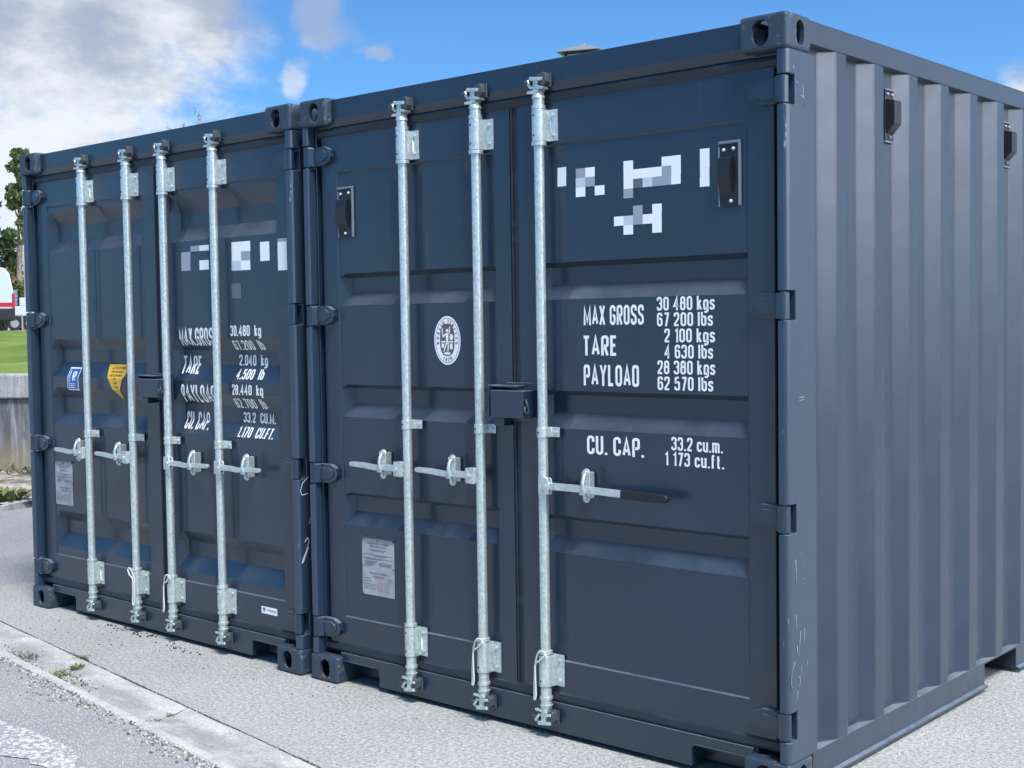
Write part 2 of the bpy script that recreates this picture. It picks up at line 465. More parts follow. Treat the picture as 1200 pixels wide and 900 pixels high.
# ---------------------------------------------------------------- lettering
T_ = .15
O4 = [(0, 0), (0, 1), (1, 1), (1, 0), (0, 0)]
GL = {
 'A': (1.12, [[(0, 0), (.5, 1.02), (1, 0)], [(.17, .28), (.83, .28)]], 0), 'B': (1, [[(0, 0), (0, 1), (1, 1), (1, .53), (.1, .53)], [(.1, .53), (1, .53), (1, 0), (0, 0)]], 1),
 'C': (1, [[(1, .70), (1, 1), (0, 1), (0, 0), (1, 0), (1, .30)]], 1), 'D': (1, [[(0, .5), (0, 0), (1, 0), (1, 1), (0, 1), (0, .5)]], 2),
 'E': (.88, [[(1, 1), (0, 1), (0, 0), (1, 0)], [(.1, .52), (.85, .52)]], 0), 'F': (.85, [[(1, 1), (0, 1), (0, -.08)], [(.1, .5), (.85, .5)]], 0),
 'G': (1, [[(1, .72), (1, 1), (0, 1), (0, 0), (1, 0), (1, .46), (.5, .46)]], 1), 'H': (1, [[(0, -.08), (0, 1.08)], [(1, -.08), (1, 1.08)], [(.1, .5), (.9, .5)]], 0),
 'I': (.01, [[(0, -.08), (0, 1.08)]], 0), 'L': (.85, [[(0, 1.08), (0, 0), (1, 0)]], 0), 'M': (1.45, [[(0, -.08), (0, .98), (.5, .12), (1, .98), (1, -.08)]], 0),
 'N': (1.05, [[(0, -.08), (0, 1), (1, 0), (1, 1.08)]], 0), 'O': (1, [[(0, .5), (0, 0), (1, 0), (1, 1), (0, 1), (0, .5)]], 1), 'P': (.98, [[(0, -.08), (0, 1), (1, 1), (1, .44), (.1, .44)]], 2),
 'R': (1, [[(0, -.08), (0, 1), (1, 1), (1, .48), (.1, .48)], [(.45, .45), (1, -.06)]], 2), 'S': (1, [[(1, .74), (1, 1), (0, 1), (0, .56), (1, .44), (1, 0), (0, 0), (0, .26)]], 1),
 'T': (.98, [[(-.05, 1), (1.05, 1)], [(.5, .92), (.5, -.08)]], 0), 'U': (1, [[(0, 1.08), (0, 0), (1, 0), (1, 1.08)]], 1), 'V': (1.05, [[(0, 1.06), (.5, -.04), (1, 1.06)]], 0),
 'W': (1.4, [[(0, 1.06), (.25, -.04), (.5, .9), (.75, -.04), (1, 1.06)]], 0), 'X': (1.05, [[(0, 1.06), (1, -.06)], [(0, -.06), (1, 1.06)]], 0), 'Y': (1.1, [[(0, 1.06), (.5, .5), (1, 1.06)], [(.5, .55), (.5, -.08)]], 0),
 '0': (.98, [[(0, .5), (0, 0), (1, 0), (1, 1), (0, 1), (0, .5)]], 1), '1': (.45, [[(0, .82), (1, 1.02), (1, -.08)]], 0), '2': (.98, [[(0, .72), (0, 1), (1, 1), (1, .60), (0, .08), (0, 0), (1.05, 0)]], 3),
 '3': (.98, [[(0, .76), (0, 1), (1, 1), (1, .53), (.4, .53)], [(.45, .53), (1, .53), (1, 0), (0, 0), (0, .24)]], 1), '4': (1.05, [[(.72, -.08), (.72, 1.02), (-.02, .28), (1.05, .28)]], 0),
 '5': (.98, [[(.95, 1), (.08, 1), (.05, .55), (.2, .62), (1, .62), (1, 0), (0, 0), (0, .24)]], 3), '6': (.98, [[(.95, .78), (.95, 1), (0, 1), (0, 0), (1, 0), (1, .58), (.08, .58)]], 1), '7': (.95, [[(0, 1), (1, 1), (.35, -.08)]], 0),
 '8': (.98, [[(.5, .54), (.05, .54), (.05, 1), (.95, 1), (.95, .54), (.5, .54)], [(.5, .54), (0, .54), (0, 0), (1, 0), (1, .54), (.5, .54)]], 1), '9': (.98, [[(.05, .22), (.05, 0), (1, 0), (1, 1), (0, 1), (0, .44), (.92, .44)]], 1),
 'k': (.85, [[(0, -.08), (0, 1.08)], [(.9, .74), (.08, .28)], [(.35, .45), (1, -.06)]], 0), 'g': (.9, [[(.9, .12), (.5, 0), (0, 0), (0, .70), (1, .70), (1, -.26), (.05, -.26)]], 1),
 's': (.82, [[(.95, .54), (.95, .70), (0, .70), (0, .40), (1, .31), (1, 0), (0, 0), (0, .16)]], 1), 'l': (.01, [[(0, -.08), (0, 1.08)]], 0), 'b': (.9, [[(0, 1.08), (0, 0), (1, 0), (1, .70), (.1, .70)]], 1),
 'c': (.85, [[(1, .50), (1, .70), (0, .70), (0, 0), (1, 0), (1, .20)]], 1), 'u': (.9, [[(0, .78), (0, 0), (1, 0)], [(1, .78), (1, -.08)]], 1), 'm': (1.5, [[(0, -.08), (0, .78)], [(0, .5), (0, .70), (.5, .70), (.5, -.08)], [(.5, .5), (.5, .70), (1, .70), (1, -.08)]], 1),
 'f': (.6, [[(1, 1), (.3, 1), (.3, -.08)], [(-.15, .66), (.95, .66)]], 1), 't': (.6, [[(.3, 1), (.3, 0), (1, 0)], [(-.15, .66), (.95, .66)]], 1), '.': (.01, [[(0, -.08), (0, .07)]], 0)}
GW = .30


def fillet(pts, r):
    out_ = [pts[0]]
    for i in range(1, len(pts) - 1):
        a, b, c = Vector(pts[i - 1]), Vector(pts[i]), Vector(pts[i + 1])
        la, lc = (a - b).length, (c - b).length
        q = min(r, la * .5, lc * .5)
        if q < 1e-4: out_.append(tuple(b)); continue
        p0, p1 = b + (a - b) / la * q, b + (c - b) / lc * q
        for k in range(6):
            t = k / 5; w0 = (1 - t) ** 2; w2 = t * t; w1 = 2 * t * (1 - t) * .8
            sm = w0 + w1 + w2; out_.append(tuple((p0 * w0 + b * w1 + p1 * w2) / sm))
    out_.append(pts[-1]); return out_


def text_bm(s, offset=0, t=None):
    """lettering drawn as strokes of even width, cap height 1; stroke order kept in the face material index"""
    bm = bmesh.new(); cx = 0; t = T_ if t is None else t
    hh = 1 - T_
    for ch in s:
        if ch == ' ': cx += .27; continue
        wd, strokes, mode = GL[ch]; W = wd * GW
        for si, st in enumerate(strokes):
            P = [(cx + x * W, T_ / 2 + y * hh) for x, y in st]
            if mode == 1: P = fillet(P, W * .5)
            elif mode in (2, 3):
                P = fillet(P, .10)
            N = len(P); Lv, Rv = [], []
            P = [Vector(p) for p in P]
            P = [p for i, p in enumerate(P) if i == 0 or (p - P[i - 1]).length > 1e-5]; N = len(P)
            for i in range(N):
                d0 = (P[i] - P[i - 1]).normalized() if i else None; d1 = (P[i + 1] - P[i]).normalized() if i < N - 1 else None
                d = (d0 + d1).normalized() if d0 and d1 and (d0 + d1).length > .1 else (d1 or d0)
                nn = Vector((-d.y, d.x)); k = 1
                if d0 and d1: k = min(1 / max(.35, abs(nn.dot(Vector((-d1.y, d1.x))))), 1.9)
                Lv.append(bm.verts.new((*(P[i] + nn * t / 2 * k), si * .1))); Rv.append(bm.verts.new((*(P[i] - nn * t / 2 * k), si * .1)))
            for i in range(N - 1): bm.faces.new((Lv[i], Lv[i + 1], Rv[i + 1], Rv[i]))
        cx += W + T_ + .085
    return bm


CAP = 1.0


def drape(bm, surf, off, xcuts=(), zcuts=()):
    pn = getattr(surf, '__self__', None)
    if pn and len(bm.faces):
        xs = [v.co.x for v in bm.verts]; zs = [v.co.z for v in bm.verts]
        xcuts = [x for x in pn.xcuts() if min(xs) < x < max(xs)]; zcuts = [z for z in pn.zcuts() if min(zs) < z < max(zs)]
    """bm lies in (x, z) with y=0; cut it along the panel's folds and lay it on the panel."""
    for x in xcuts:
        bmesh.ops.bisect_plane(bm, geom=bm.verts[:] + bm.edges[:] + bm.faces[:], plane_co=(x, 0, 0), plane_no=(1, 0, 0))
    for z in zcuts:
        bmesh.ops.bisect_plane(bm, geom=bm.verts[:] + bm.edges[:] + bm.faces[:], plane_co=(0, 0, z), plane_no=(0, 0, 1))
    for v in bm.verts: v.co.y = surf(v.co.x, v.co.z) - off - v.co.y * .004


def finish(bm, name, m, parent):
    for f in bm.faces:
        f.normal_update()
        if f.normal.y > 0: f.normal_flip()
    me = bpy.data.meshes.new(name); bm.to_mesh(me); bm.free(); me.materials.append(m)
    o = bpy.data.objects.new(name, me); COL.objects.link(o); o.parent = parent
    return o


def lettering(parent, s, x0, x1, z0, z1, surf, m, off=.0012, bold=.012, cuts=(), name='lettering', rot=None):
    bm = text_bm(s, bold)
    mn = min(v.co.x for v in bm.verts); mxx = max(v.co.x for v in bm.verts)
    sx = (x1 - x0) / (mxx - mn); sz = (z1 - z0) / CAP
    lay = {}
    for v in bm.verts:
        v.co = Vector((x0 + (v.co.x - mn) * sx, v.co.z, z0 + v.co.y * sz))
    if rot:
        c, a = rot; mt = Matrix.Translation((c[0], 0, c[1])) @ Matrix.Rotation(a, 4, 'Y') @ Matrix.Translation((-c[0], 0, -c[1]))
        bm.transform(mt)
    drape(bm, surf, off, (), cuts)
    return finish(bm, name, m, parent)


def polys_bm(polys):
    bm = bmesh.new()
    for p in polys: bm.faces.new([bm.verts.new((a, 0, b)) for a, b in p])
    bmesh.ops.triangulate(bm, faces=bm.faces[:])
    return bm


def decal(parent, name, polys, surf, m, off=.001, xc=(), zc=()):
    bm = polys_bm(polys); drape(bm, surf, off, xc, zc)
    return finish(bm, name, m, parent)


def rect(x0, x1, z0, z1): return [(x0, z0), (x1, z0), (x1, z1), (x0, z1)]


def ellipse(cx, cz, a, b, k=40, p=1.0):
    pts = []
    for i in range(k):
        t = 2 * math.pi * i / k; c, s_ = math.cos(t), math.sin(t)
        pts.append((cx + a * math.copysign(abs(c) ** p, c), cz + b * math.copysign(abs(s_) ** p, s_)))
    return pts


# ---------------------------------------------------------------- doors
YF = .055           # door frame face
ZT, ZB = 2.450, .158


RB = (-.12, -.075, .050, .100)


class Panel:
    """relief of one container's door leaves"""
    def __init__(s, leaves, grooves, depth, rods, zp=(.297, 2.266)):
        s.leaves = leaves; s.g = grooves; s.d = depth; s.rods = rods; s.zp = zp
    @staticmethod
    def lin(v, a, b): return 0 if v <= a else 1 if v >= b else (v - a) / (b - a)
    def zcuts(s):
        r = [s.zp[0], s.zp[0] + .006, s.zp[1] - .006, s.zp[1]]
        for g in s.g: r += g
        return sorted(r)
    def xcuts(s):
        r = set()
        for a, b, p0, p1 in s.leaves: r |= {p0, p0 + .005, p0 + .006, p0 + .045, p1 - .016, p1 - .006, p1 - .005, p1}
        for q in s.rods: r |= {q + d for d in RB}
        return sorted(r)
    def y(s, x, z):
        for a, b, p0, p1 in s.leaves:
            if a - .001 <= x <= b + .001:
                L = s.lin
                px_ = min(L(x, p0, p0 + .005), 1 - L(x, p1 - .005, p1))
                pz_ = min(L(z, s.zp[0], s.zp[0] + .006), 1 - L(z, s.zp[1] - .006, s.zp[1]))
                y = YF + .006 * min(px_, pz_)
                gx = min(L(x, p0 + .006, p0 + .045), 1 - L(x, p1 - .016, p1 - .006))
                gz = 0
                for t0, t1, b1, b0 in s.g: gz = max(gz, min(L(z, b0, b1), 1 - L(z, t1, t0)))
                rb = 0
                for r in s.rods: rb = max(rb, min(L(x, r - .12, r - .075), 1 - L(x, r + .050, r + .100)))
                rz = min(L(z, s.zp[0] + .006, s.zp[0] + .06), 1 - L(z, s.zp[1] - .06, s.zp[1] - .006))
                y += s.d * gx * gz + .0055 * rb * (1 - gz) * gx * rz
                return y
        return YF


def make_leaf(panel, i, parent):
    a, b, p0, p1 = panel.leaves[i]
    xs = {a, b, p0, p0 + .005, p0 + .006, p0 + .045, p1 - .016, p1 - .006, p1 - .005, p1}
    for r in panel.rods:
        for d in RB:
            if p0 < r + d < p1: xs.add(r + d)
    zs = set(panel.zcuts()) | {ZB, ZT, panel.zp[0] + .06, panel.zp[1] - .06}
    xs, zs = sorted(xs), sorted(zs)
    m = MB(); bm = m.bm
    V = [[bm.verts.new((x, panel.y(x, z), z)) for z in zs] for x in xs]
    for p in range(len(xs) - 1):
        for q in range(len(zs) - 1):
            bm.faces.new((V[p][q], V[p + 1][q], V[p + 1][q + 1], V[p][q + 1]))
    # edge return and back
    ring = [V[p][0] for p in range(len(xs))] + [V[-1][q] for q in range(1, len(zs))] + \
           [V[p][-1] for p in range(len(xs) - 2, -1, -1)] + [V[0][q] for q in range(len(zs) - 2, 0, -1)]
    back = [bm.verts.new((v.co.x, .125, v.co.z)) for v in ring]
    k = len(ring)
    for j in range(k): bm.faces.new((ring[j], back[j], back[(j + 1) % k], ring[(j + 1) % k]))
    bm.faces.new(back)
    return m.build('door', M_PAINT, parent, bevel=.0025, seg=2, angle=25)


def hinge(door, zc, left):
    m = MB(); s = 1 if left else -1; e = 0 if left else 2.438
    X = lambda d: e + s * d
    out = [(X(.052), zc + .042), (X(.125), zc + .042), (X(.158), zc + .026), (X(.168), zc - .004), (X(.160), zc - .024), (X(.115), zc - .042), (X(.052), zc - .042)]
    m.py(out, .033, YF + .004)
    inn = [(X(.052), zc + .026), (X(.118), zc + .026), (X(.140), zc + .014), (X(.146), zc - .004), (X(.140), zc - .013), (X(.108), zc - .026), (X(.052), zc - .026)]
    m.py(inn, .028, .035)
    m.cyl((X(.030), .024, zc - .043), (X(.030), .024, zc + .043), .021, k=20)
    m.prism([(X(.030), .004), (X(.048), .008), (X(.064), .030), (X(.064), .05), (X(.030), .044)], lambda a, b: (a, b, zc - .041), lambda a, b: (a, b, zc + .041))
    m.cyl((X(.030), .024, zc - .047), (X(.030), .024, zc + .047), .010, k=12)
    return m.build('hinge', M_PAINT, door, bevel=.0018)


ROD_Y = .020


def locking_bar(door, x, ztop=2.495, zbot=.095):
    m = MB(); y = ROD_Y
    m.cyl((x, y, .20), (x, y, 2.38), .0195, k=24)
    m.cyl((x, y, 2.262), (x, y, 2.276), .029, k=24)      # collars
    m.cyl((x, y, 2.396), (x, y, 2.440), .0225, k=20); m.cyl((x, y, 2.398), (x, y, 2.412), .027, k=20)
    m.cyl((x, y, .326), (x, y, .338), .027, k=20)
    m.cyl((x, y, .128), (x, y, .198), .0215, k=20); m.cyl((x, y, .150), (x, y, .160), .026, k=20)
    for z0, s in ((2.440, 1), (.128, -1)):               # cams: neck, finger plates, hook
        m.cyl((x, y, z0), (x, y, z0 + s * .022), .027, .018, k=16)
        m.py([(x - .042, z0 + s * .018), (x - .010, z0 + s * .014), (x + .014, z0 + s * .020), (x + .018, z0 + s * .030), (x - .038, z0 + s * .027)], y - .022, y + .020)
        m.py([(x - .014, z0 + s * .02), (x + .012, z0 + s * .02), (x + .010, z0 + s * .078), (x - .016, z0 + s * .078)], y - .016, y + .014)
        m.py([(x - .028, z0 + s * .066), (x + .032, z0 + s * .060), (x + .036, z0 + s * .072), (x - .024, z0 + s * .080)], y - .024, y + .018)
        m.py([(x, z0 + s * .034), (x + .034, z0 + s * .028), (x + .038, z0 + s * .038), (x + .006, z0 + s * .046)], y - .022, y + .018)
        m.tube([(x - .012, y, z0 + s * .045), (x - .030, y - .008, z0 + s * .042), (x - .040, y - .010, z0 + s * .056), (x - .044, y - .010, z0 + s * .070)], .008, 8)
    return m.build('locking_bar', M_GALV, door, bevel=.0025)


def keeper(parent, x, z, s):
    m = MB()
    m.py([(x + .014, z - .018), (x + .038, z - .024), (x + .050, z - .008), (x + .046, z + .018), (x + .036, z + .028), (x + .014, z + .020)], .004, .037)
    m.box(x - .044, x - .012, .034, .038, z - .018, z + .018); m.py([(x - .046, z - .016), (x - .032, z - .018), (x - .030, z + .018), (x - .042, z + .016)], .008, .037)
    m.box(x - .012, x + .052, .030, .038, z - .026, z + .028)
    m.cyl((x - .046, .012, z - .004), (x - .046, -.004, z - .004), .008, k=10)
    return m.build('cam_keeper', M_DARKIRON, parent, bevel=.004)


def bracket(door, x, z0, z1, big):
    m = MB(); y = ROD_Y
    r = .0265 if big else .0235
    poly = [(x + r * math.cos(t), y + r * math.sin(t)) for t in [R(180 + 15 * i) for i in range(13)]]
    poly = [(x - r, YF - .001)] + poly + [(x + r, YF - .008), (x + r + (.040 if big else .034), YF - .008), (x + r + (.040 if big else .034), YF - .001)]
    m.pz(poly, z0, z1)
    fx = x + r + .018
    zs = (z0 + .022, z1 - .022) if big else ((z0 + z1) / 2,)
    for z in zs: m.cyl((fx + .002, YF - .007, z), (fx + .002, YF - .016, z), .008, .007, k=6)
    if big: m.cyl((fx - .006, YF - .010, z0 + .03), (fx - .006, YF - .010, z1 - .03), .003, k=8)
    o = m.build('bar_bracket', M_GALV, door, bevel=.002)
    for z in zs: MB().cyl((x - .004, y - r + .004, z), (x - .004, y - r - .0004, z), .0042, k=10).build('bolt_hole', M_BLACK, door)
    return o


def handle(door, x, z, s, length, grip=0):
    """s=-1 handle points left from the bar, +1 right"""
    m = MB(); y = -.012
    # clevis at the bar
    cl = [(x + s * .004, z - .034), (x + s * .052, z - .032), (x + s * .055, z + .010), (x + s * .050, z + .030), (x + s * .004, z + .032)]
    m.py(cl, y - .006, y + .002); m.py(cl, y + .014, y + .022)
    m.box(min(x + s * .014, x + s * .03), max(x + s * .014, x + s * .03), y - .001, y + .028, z - .032, z + .030)
    m.cyl((x + s * .036, y - .012, z - .002), (x + s * .036, y + .028, z - .002), .010, k=12)
    L = length
    if grip:
        prof = [(.030, -.014, .013), (.20, -.014, .013), (.24, -.016, .011), (L - grip, -.019, .008)]
    else:
        prof = [(.030, -.014, .013), (.12, -.013, .013), (.17, -.016, .008), (L * .75, -.010, .014), (L - .012, -.007, .014), (L, -.002, .010)]
    up = [(x + s * d, z + b) for d, a, b in prof]; dn = [(x + s * d, z + a) for d, a, b in prof][::-1]
    m.py(up + dn, y, y + .016)
    o = m.build('handle', M_GALV, door, bevel=.0035)
    if grip:
        g = MB()
        pts = [(x + s * (L - grip), z + .010), (x + s * (L - .01), z + .006), (x + s * L, z - .002), (x + s * L, z - .014), (x + s * (L - .012), z - .024), (x + s * (L - grip), z - .022)]
        g.py(pts, y - .004, y + .020)
        g.build('hand_grip', M_GRIP, o.parent, bevel=.005, seg=3)
    return o


def catch(door, x, z, s):
    m = MB()
    m.py([(x + a, z + b) for a, b in capsule(.034, .128)], .006, .014)
    m.box(x - .014, x + .004, .013, YF - .001, z - .050, z + .048)
    m.cyl((x, .008, z + .046), (x, -.006, z + .046), .012, .010, k=14)
    m.cyl((x, .008, z - .047), (x, -.002, z - .047), .009, k=12)
    m.tube([(x + .002, .0, z + .044), (x + .002, -.012, z + .030), (x + .003, -.018, z + .012), (x + .003, -.018, z - .006), (x + .004, -.014, z - .020), (x + .004, -.004, z - .030)], .0080, 8)
    m.box(x - .016, x + .010, -.016, .006, z - .034, z - .022)
    return m.build('handle_catch', M_GALV, door, bevel=.003)


def lock_box(door, x0, x1, z0, z1):
    m = MB()
    m.box(x0, x1, -.028, YF - .002, z0 + .004, z1 - .016)
    m.box(x0 - .020, x0 - .012, -.022, YF - .002, z0 + .004, z1 + .004); m.box(x0 - .022, x1 - .05, -.010, YF - .002, z1 - .005, z1 + .002)
    m.box(x0 - .010, x0 + .045, .0, YF - .002, z0 - .03, z0 + .002)
    m.box(x0 + .02, x1 + .02, YF - .012, YF - .0015, z0 - .012, z1 + .012)
    o = m.build('lock_box', M_PAINT, door, bevel=.004, seg=3)
    g = MB()
    g.tube([(x1 + .001, -.012, z1 - .05), (x1 + .012, -.020, z1 - .06), (x1 + .014, -.014, z1 - .085), (x1 + .004, -.010, z1 - .092)], .004, 8)
    g.tube([(x1 + .006, .0, z0 + .035), (x1 + .012, -.02, z0 + .022), (x1 + .01, -.03, z0 + .034), (x1 + .006, -.024, z0 + .05)], .004, 8)
    g.build('lock_ring', M_DARKIRON, door)
    return o


def door_vent(door, x0, x1, z0, z1, surf):
    y = surf((x0 + x1) / 2, (z0 + z1) / 2)
    m = MB()
    m.box(x0, x1, y - .006, y + .002, z0, z1)
    m.px([(y - .006, z0 + .035), (y - .006, z1 - .040), (y - .022, z1 - .046), (y - .030, z1 - .075), (y - .030, z0 + .10), (y - .018, z0 + .055)], x0 + .004, x1 - .022)
    o = m.build('vent', M_BLACK, door, bevel=.003)
    s = MB()
    s.box(x0 - .004, x1 + .009, y - .011, y - .001, z1, z1 + .010); s.box(x1, x1 + .010, y - .011, y - .001, z0, z1)
    s.box(x0 - .006, x0, y - .008, y - .001, z0, z1 - .002)
    s.build('vent_seal', M_SEAL, door, bevel=.003)
    r = MB()
    for px_, pz_ in ((x0 + .018, z1 - .020), (x1 - .018, z1 - .018), (x0 + .045, z0 + .018)): MB().ball((px_, y - .008, pz_), .0065).build('rivet', M_GREY2, door)


def side_vent(parent, y0, y1, z0, z1, xf):
    m = MB(); x = xf + .002
    m.box(x, x + .006, y0, y1, z0, z1)
    m.py([(x + .005, z1 - .030), (x + .040, z1 - .040), (x + .040, z0 + .060), (x + .010, z0 + .028), (x + .005, z0 + .028)], y0 + .006, y1 - .004)
    o = m.build('side_vent', M_BLACK, parent, bevel=.004)
    s = MB(); s.box(x, x + .010, y0 - .003, y1 + .003, z1, z1 + .006); s.box(x, x + .010, y0 - .003, y1 + .003, z0 - .007, z0)
    s.build('vent_seal', M_SEAL, parent, bevel=.002)
    r = MB()
    for yy, zz in ((y0 + .015, z1 - .014), (y1 - .015, z1 - .014), ((y0 + y1) / 2, z0 + .014)): MB().ball((x + .008, yy, zz), .006).build('rivet', M_GREY1, parent)


def corr_profile(y0, y1, d, first=.424, pitch=.2895):
    """(depth, y) outline of the trapezoid wall; 0 = outer face"""
    pts = [(d, y0)]; yk = first
    while yk + .10 < y1:
        pts += [(d, yk - .145), (0, yk - .077), (0, yk), (d, yk + .068)]; yk += pitch
    pts.append((d, y1))
    return [p for p in pts if p[1] <= y1]


def container(name, loc, rz, label, panel, rods, handles, hing_z, brackets, midz):
    T = thing(name, loc, rz, label=label, cat='shipping container')
    W, Ln, H = 2.438, 6.058, 2.591
    for ex, sx in ((W, 1), (0, -1)):
        for ey, sy in ((0, 1), (Ln, -1)):
            for ez, sz in ((H, 1), (0, -1)):
                o = casting(T, sx, sy, sz, (ex, ey, ez))
    # corner posts: J shaped, notched where the hinges sit
    for sd in (0, 1):
        X = (lambda d: d) if sd == 0 else (lambda d: W - d)
        m = MB()
        full = [(X(.038), .005), (X(.018), .005), (X(.009), .010), (X(.004), .022), (X(.004), .196), (X(.0445), .196), (X(.0445), .012)]
        po = m.pz(full, .118, 2.473).build('corner_post', M_POST, T, bevel=.003, seg=3, angle=20); po.parent = None
        cc = MB()
        for zc in hing_z: cc.box(min(X(-.02), X(.08)), max(X(-.02), X(.08)), -.02, .060, zc - .049, zc + .049)
        cut = cc.build('cut', M_POST)
        bo = po.modifiers.new('b', 'BOOLEAN'); bo.operation = 'DIFFERENCE'; bo.object = cut; bo.solver = 'EXACT'
        while po.modifiers[0].name != 'b': po.modifiers.move(1, 0)
        pm = mesh_of(po); po.modifiers.clear(); po.data = pm; po.parent = T; bpy.data.objects.remove(cut)
        m = MB(); m.box(min(X(.0445), X(.074)), max(X(.0445), X(.074)), .085, .190, .14, 2.47)
        m.box(min(X(.052), X(.057)), max(X(.052), X(.057)), .048, .085, .14, 2.47)
        m.build('post_inner', M_PAINT, T, bevel=.002)
        m = MB(); m.box(min(X(.004), X(.10)), max(X(.004), X(.10)), Ln - .1, Ln - .005, .118, 2.473); m.build('corner_post', M_PAINT, T, bevel=.003)
    # header with sloping lip
    m = MB(); m.px([(.036, 2.582), (.036, 2.497), (.040, 2.490), (.056, 2.463), (.14, 2.463), (.14, 2.582)], .150, W - .150)
    m.box(.045, .150, .05, .14, 2.463, 2.474); m.box(W - .150, W - .045, .05, .14, 2.463, 2.474)
    head = m.build('header', M_PAINT, T, bevel=.003)
    # door sill with notches beside the castings
    m = MB()
    m.py([(.163, .136), (.163, .098), (.400, .098), (.412, .088), (.412, .022), (W - .412, .022), (W - .412, .088), (W - .400, .098), (W - .163, .098), (W - .163, .136)], .040, .052)
    m.box(.150, W - .150, .0525, .150, .0985, .136); m.box(.178, W - .178, .135, .150, .022, .098)
    m.box(.412, .420, .0525, .134, .022, .098); m.box(W - .420, W - .412, .0525, .134, .022, .098)
    m.box(.180, .4, .036, .0395, .0985, .104); m.box(W - .4, W - .180, .036, .0395, .0985, .104)
    sill = m.build('door_sill', M_PAINT, T, bevel=.003)
    # rubber seals
    m = MB(); m.px([(.048, .139), (.044, .150), (.048, .170), (.058, .180), (.10, .180), (.10, .139)], .058, W - .058)
    m.px([(.050, 2.462), (.046, 2.448), (.050, 2.430), (.060, 2.420), (.10, 2.420), (.10, 2.462)], .058, W - .058)
    a, b = panel.leaves[0][1], panel.leaves[1][0]
    m.box(a - .001, b + .001, .0575, .10, .175, 2.43); m.box(a + .008, a + .016, .050, .07, .17, 2.43)
    for xx in (.078, W - .084): m.box(xx, xx + .006, .058, .10, .14, 2.45)
    m.build('door_seal', M_RUB, T, bevel=.003)
    # rails, floor, roof, walls
    for sd in (0, 1):
        X = (lambda d: d) if sd == 0 else (lambda d: W - d)
        m = MB(); pk = ((1.670, 2.030), (4.028, 4.388))
        prof = lambda: [(X(.006), .122), (X(.006), .030), (X(-.010), .025), (X(-.010), .017), (X(.030), .017), (X(.030), .112), (X(.060), .112), (X(.060), .122)]
        ys = [.168, pk[0][0], pk[0][1], pk[1][0], pk[1][1], Ln - .165]
        for a_, b_ in ((ys[0], ys[1]), (ys[2], ys[3]), (ys[4], ys[5])):
            m.prism(prof(), lambda p, q, a_=a_: (p, a_, q), lambda p, q, b_=b_: (p, b_, q))
        for a_, b_ in pk:
            m.box(min(X(.006), X(.060)), max(X(.006), X(.060)), a_, b_, .1135, .122)
        m.build('bottom_rail', M_PAINT, T, bevel=.0015)
        if sd == 0:
            for a_, b_ in pk: MB().px([(a_ - .006, .02), (a_ - .006, .112), (b_ + .006, .112), (b_ + .006, .02), (b_, .02), (b_, .106), (a_, .106), (a_, .02)], .031, W - .031).build('fork_pocket', M_DARKIN, T)
        m = MB(); m.prism([(X(.004), 2.506), (X(.004), 2.582), (X(.012), 2.588), (X(.075), 2.588), (X(.075), 2.506)], lambda p, q: (p, .155, q), lambda p, q: (p, Ln - .155, q))
        m.build('top_rail', M_PAINT, T, bevel=.003)
        m = MB(); pr = corr_profile(.197, Ln - .1, .036)
        V = [[m.bm.verts.new((X(.007 + d), y, z)) for z in (.1225, 2.512)] for d, y in pr]
        for p in range(len(V) - 1): m.bm.faces.new((V[p][0], V[p + 1][0], V[p + 1][1], V[p][1]))
        o = m.build('side_wall', M_PAINT, T, bevel=.0065, seg=4, angle=12, normals=False)
    m = MB(); zs = 2.572
    V = []
    y = .14
    while y < Ln - .14:
        for dy, dz in ((0, 0), (.10, 0), (.12, -.02), (.19, -.02)):
            V.append([m.bm.verts.new((x, y + dy, zs + dz)) for x in (.07, W - .07)])
        y += .209
    for p in range(len(V) - 1): m.bm.faces.new((V[p][0], V[p][1], V[p + 1][1], V[p + 1][0]))
    m.build('roof', M_PAINT, T)
    MB().box(.06, W - .06, .15, Ln - .08, .113, .14).build('floor_panel', M_DARKIN, T)
    m = MB(); prb = corr_profile(.1, W - .1, .04, .30, .27)
    V = [[m.bm.verts.new((x, Ln - .012 - d, z)) for z in (.11, 2.50)] for d, x in prb]
    for p in range(len(V) - 1): m.bm.faces.new((V[p][0], V[p + 1][0], V[p + 1][1], V[p][1]))
    m.build('end_wall', M_PAINT, T)
    MB().box(.162, W - .162, Ln - .10, Ln - .01, 2.50, 2.58).build('end_rail', M_PAINT, T)
    MB().box(.162, W - .162, Ln - .10, Ln - .01, .02, .125).build('end_rail', M_PAINT, T)
    # doors
    doors = [make_leaf(panel, i, T) for i in (0, 1)]
    for z in hing_z: hinge(doors[0], z, True); hinge(doors[1], z, False)
    mid = panel.leaves[0][1]
    for x in rods:
        dr = doors[0] if x < mid else doors[1]
        locking_bar(dr, x)
        bracket(dr, x, 2.278, 2.396, True); bracket(dr, x, .200, .322, True); bracket(dr, x, midz - .019, midz + .019, False)
        keeper(head, x, 2.505, 1); keeper(sill, x, .082, -1)
    for x, z, s, L, g, cx_ in handles:
        dr = doors[0] if x < mid else doors[1]
        handle(dr, x, z, s, L, g); catch(dr, cx_, z + .012, s)
    return T, doors


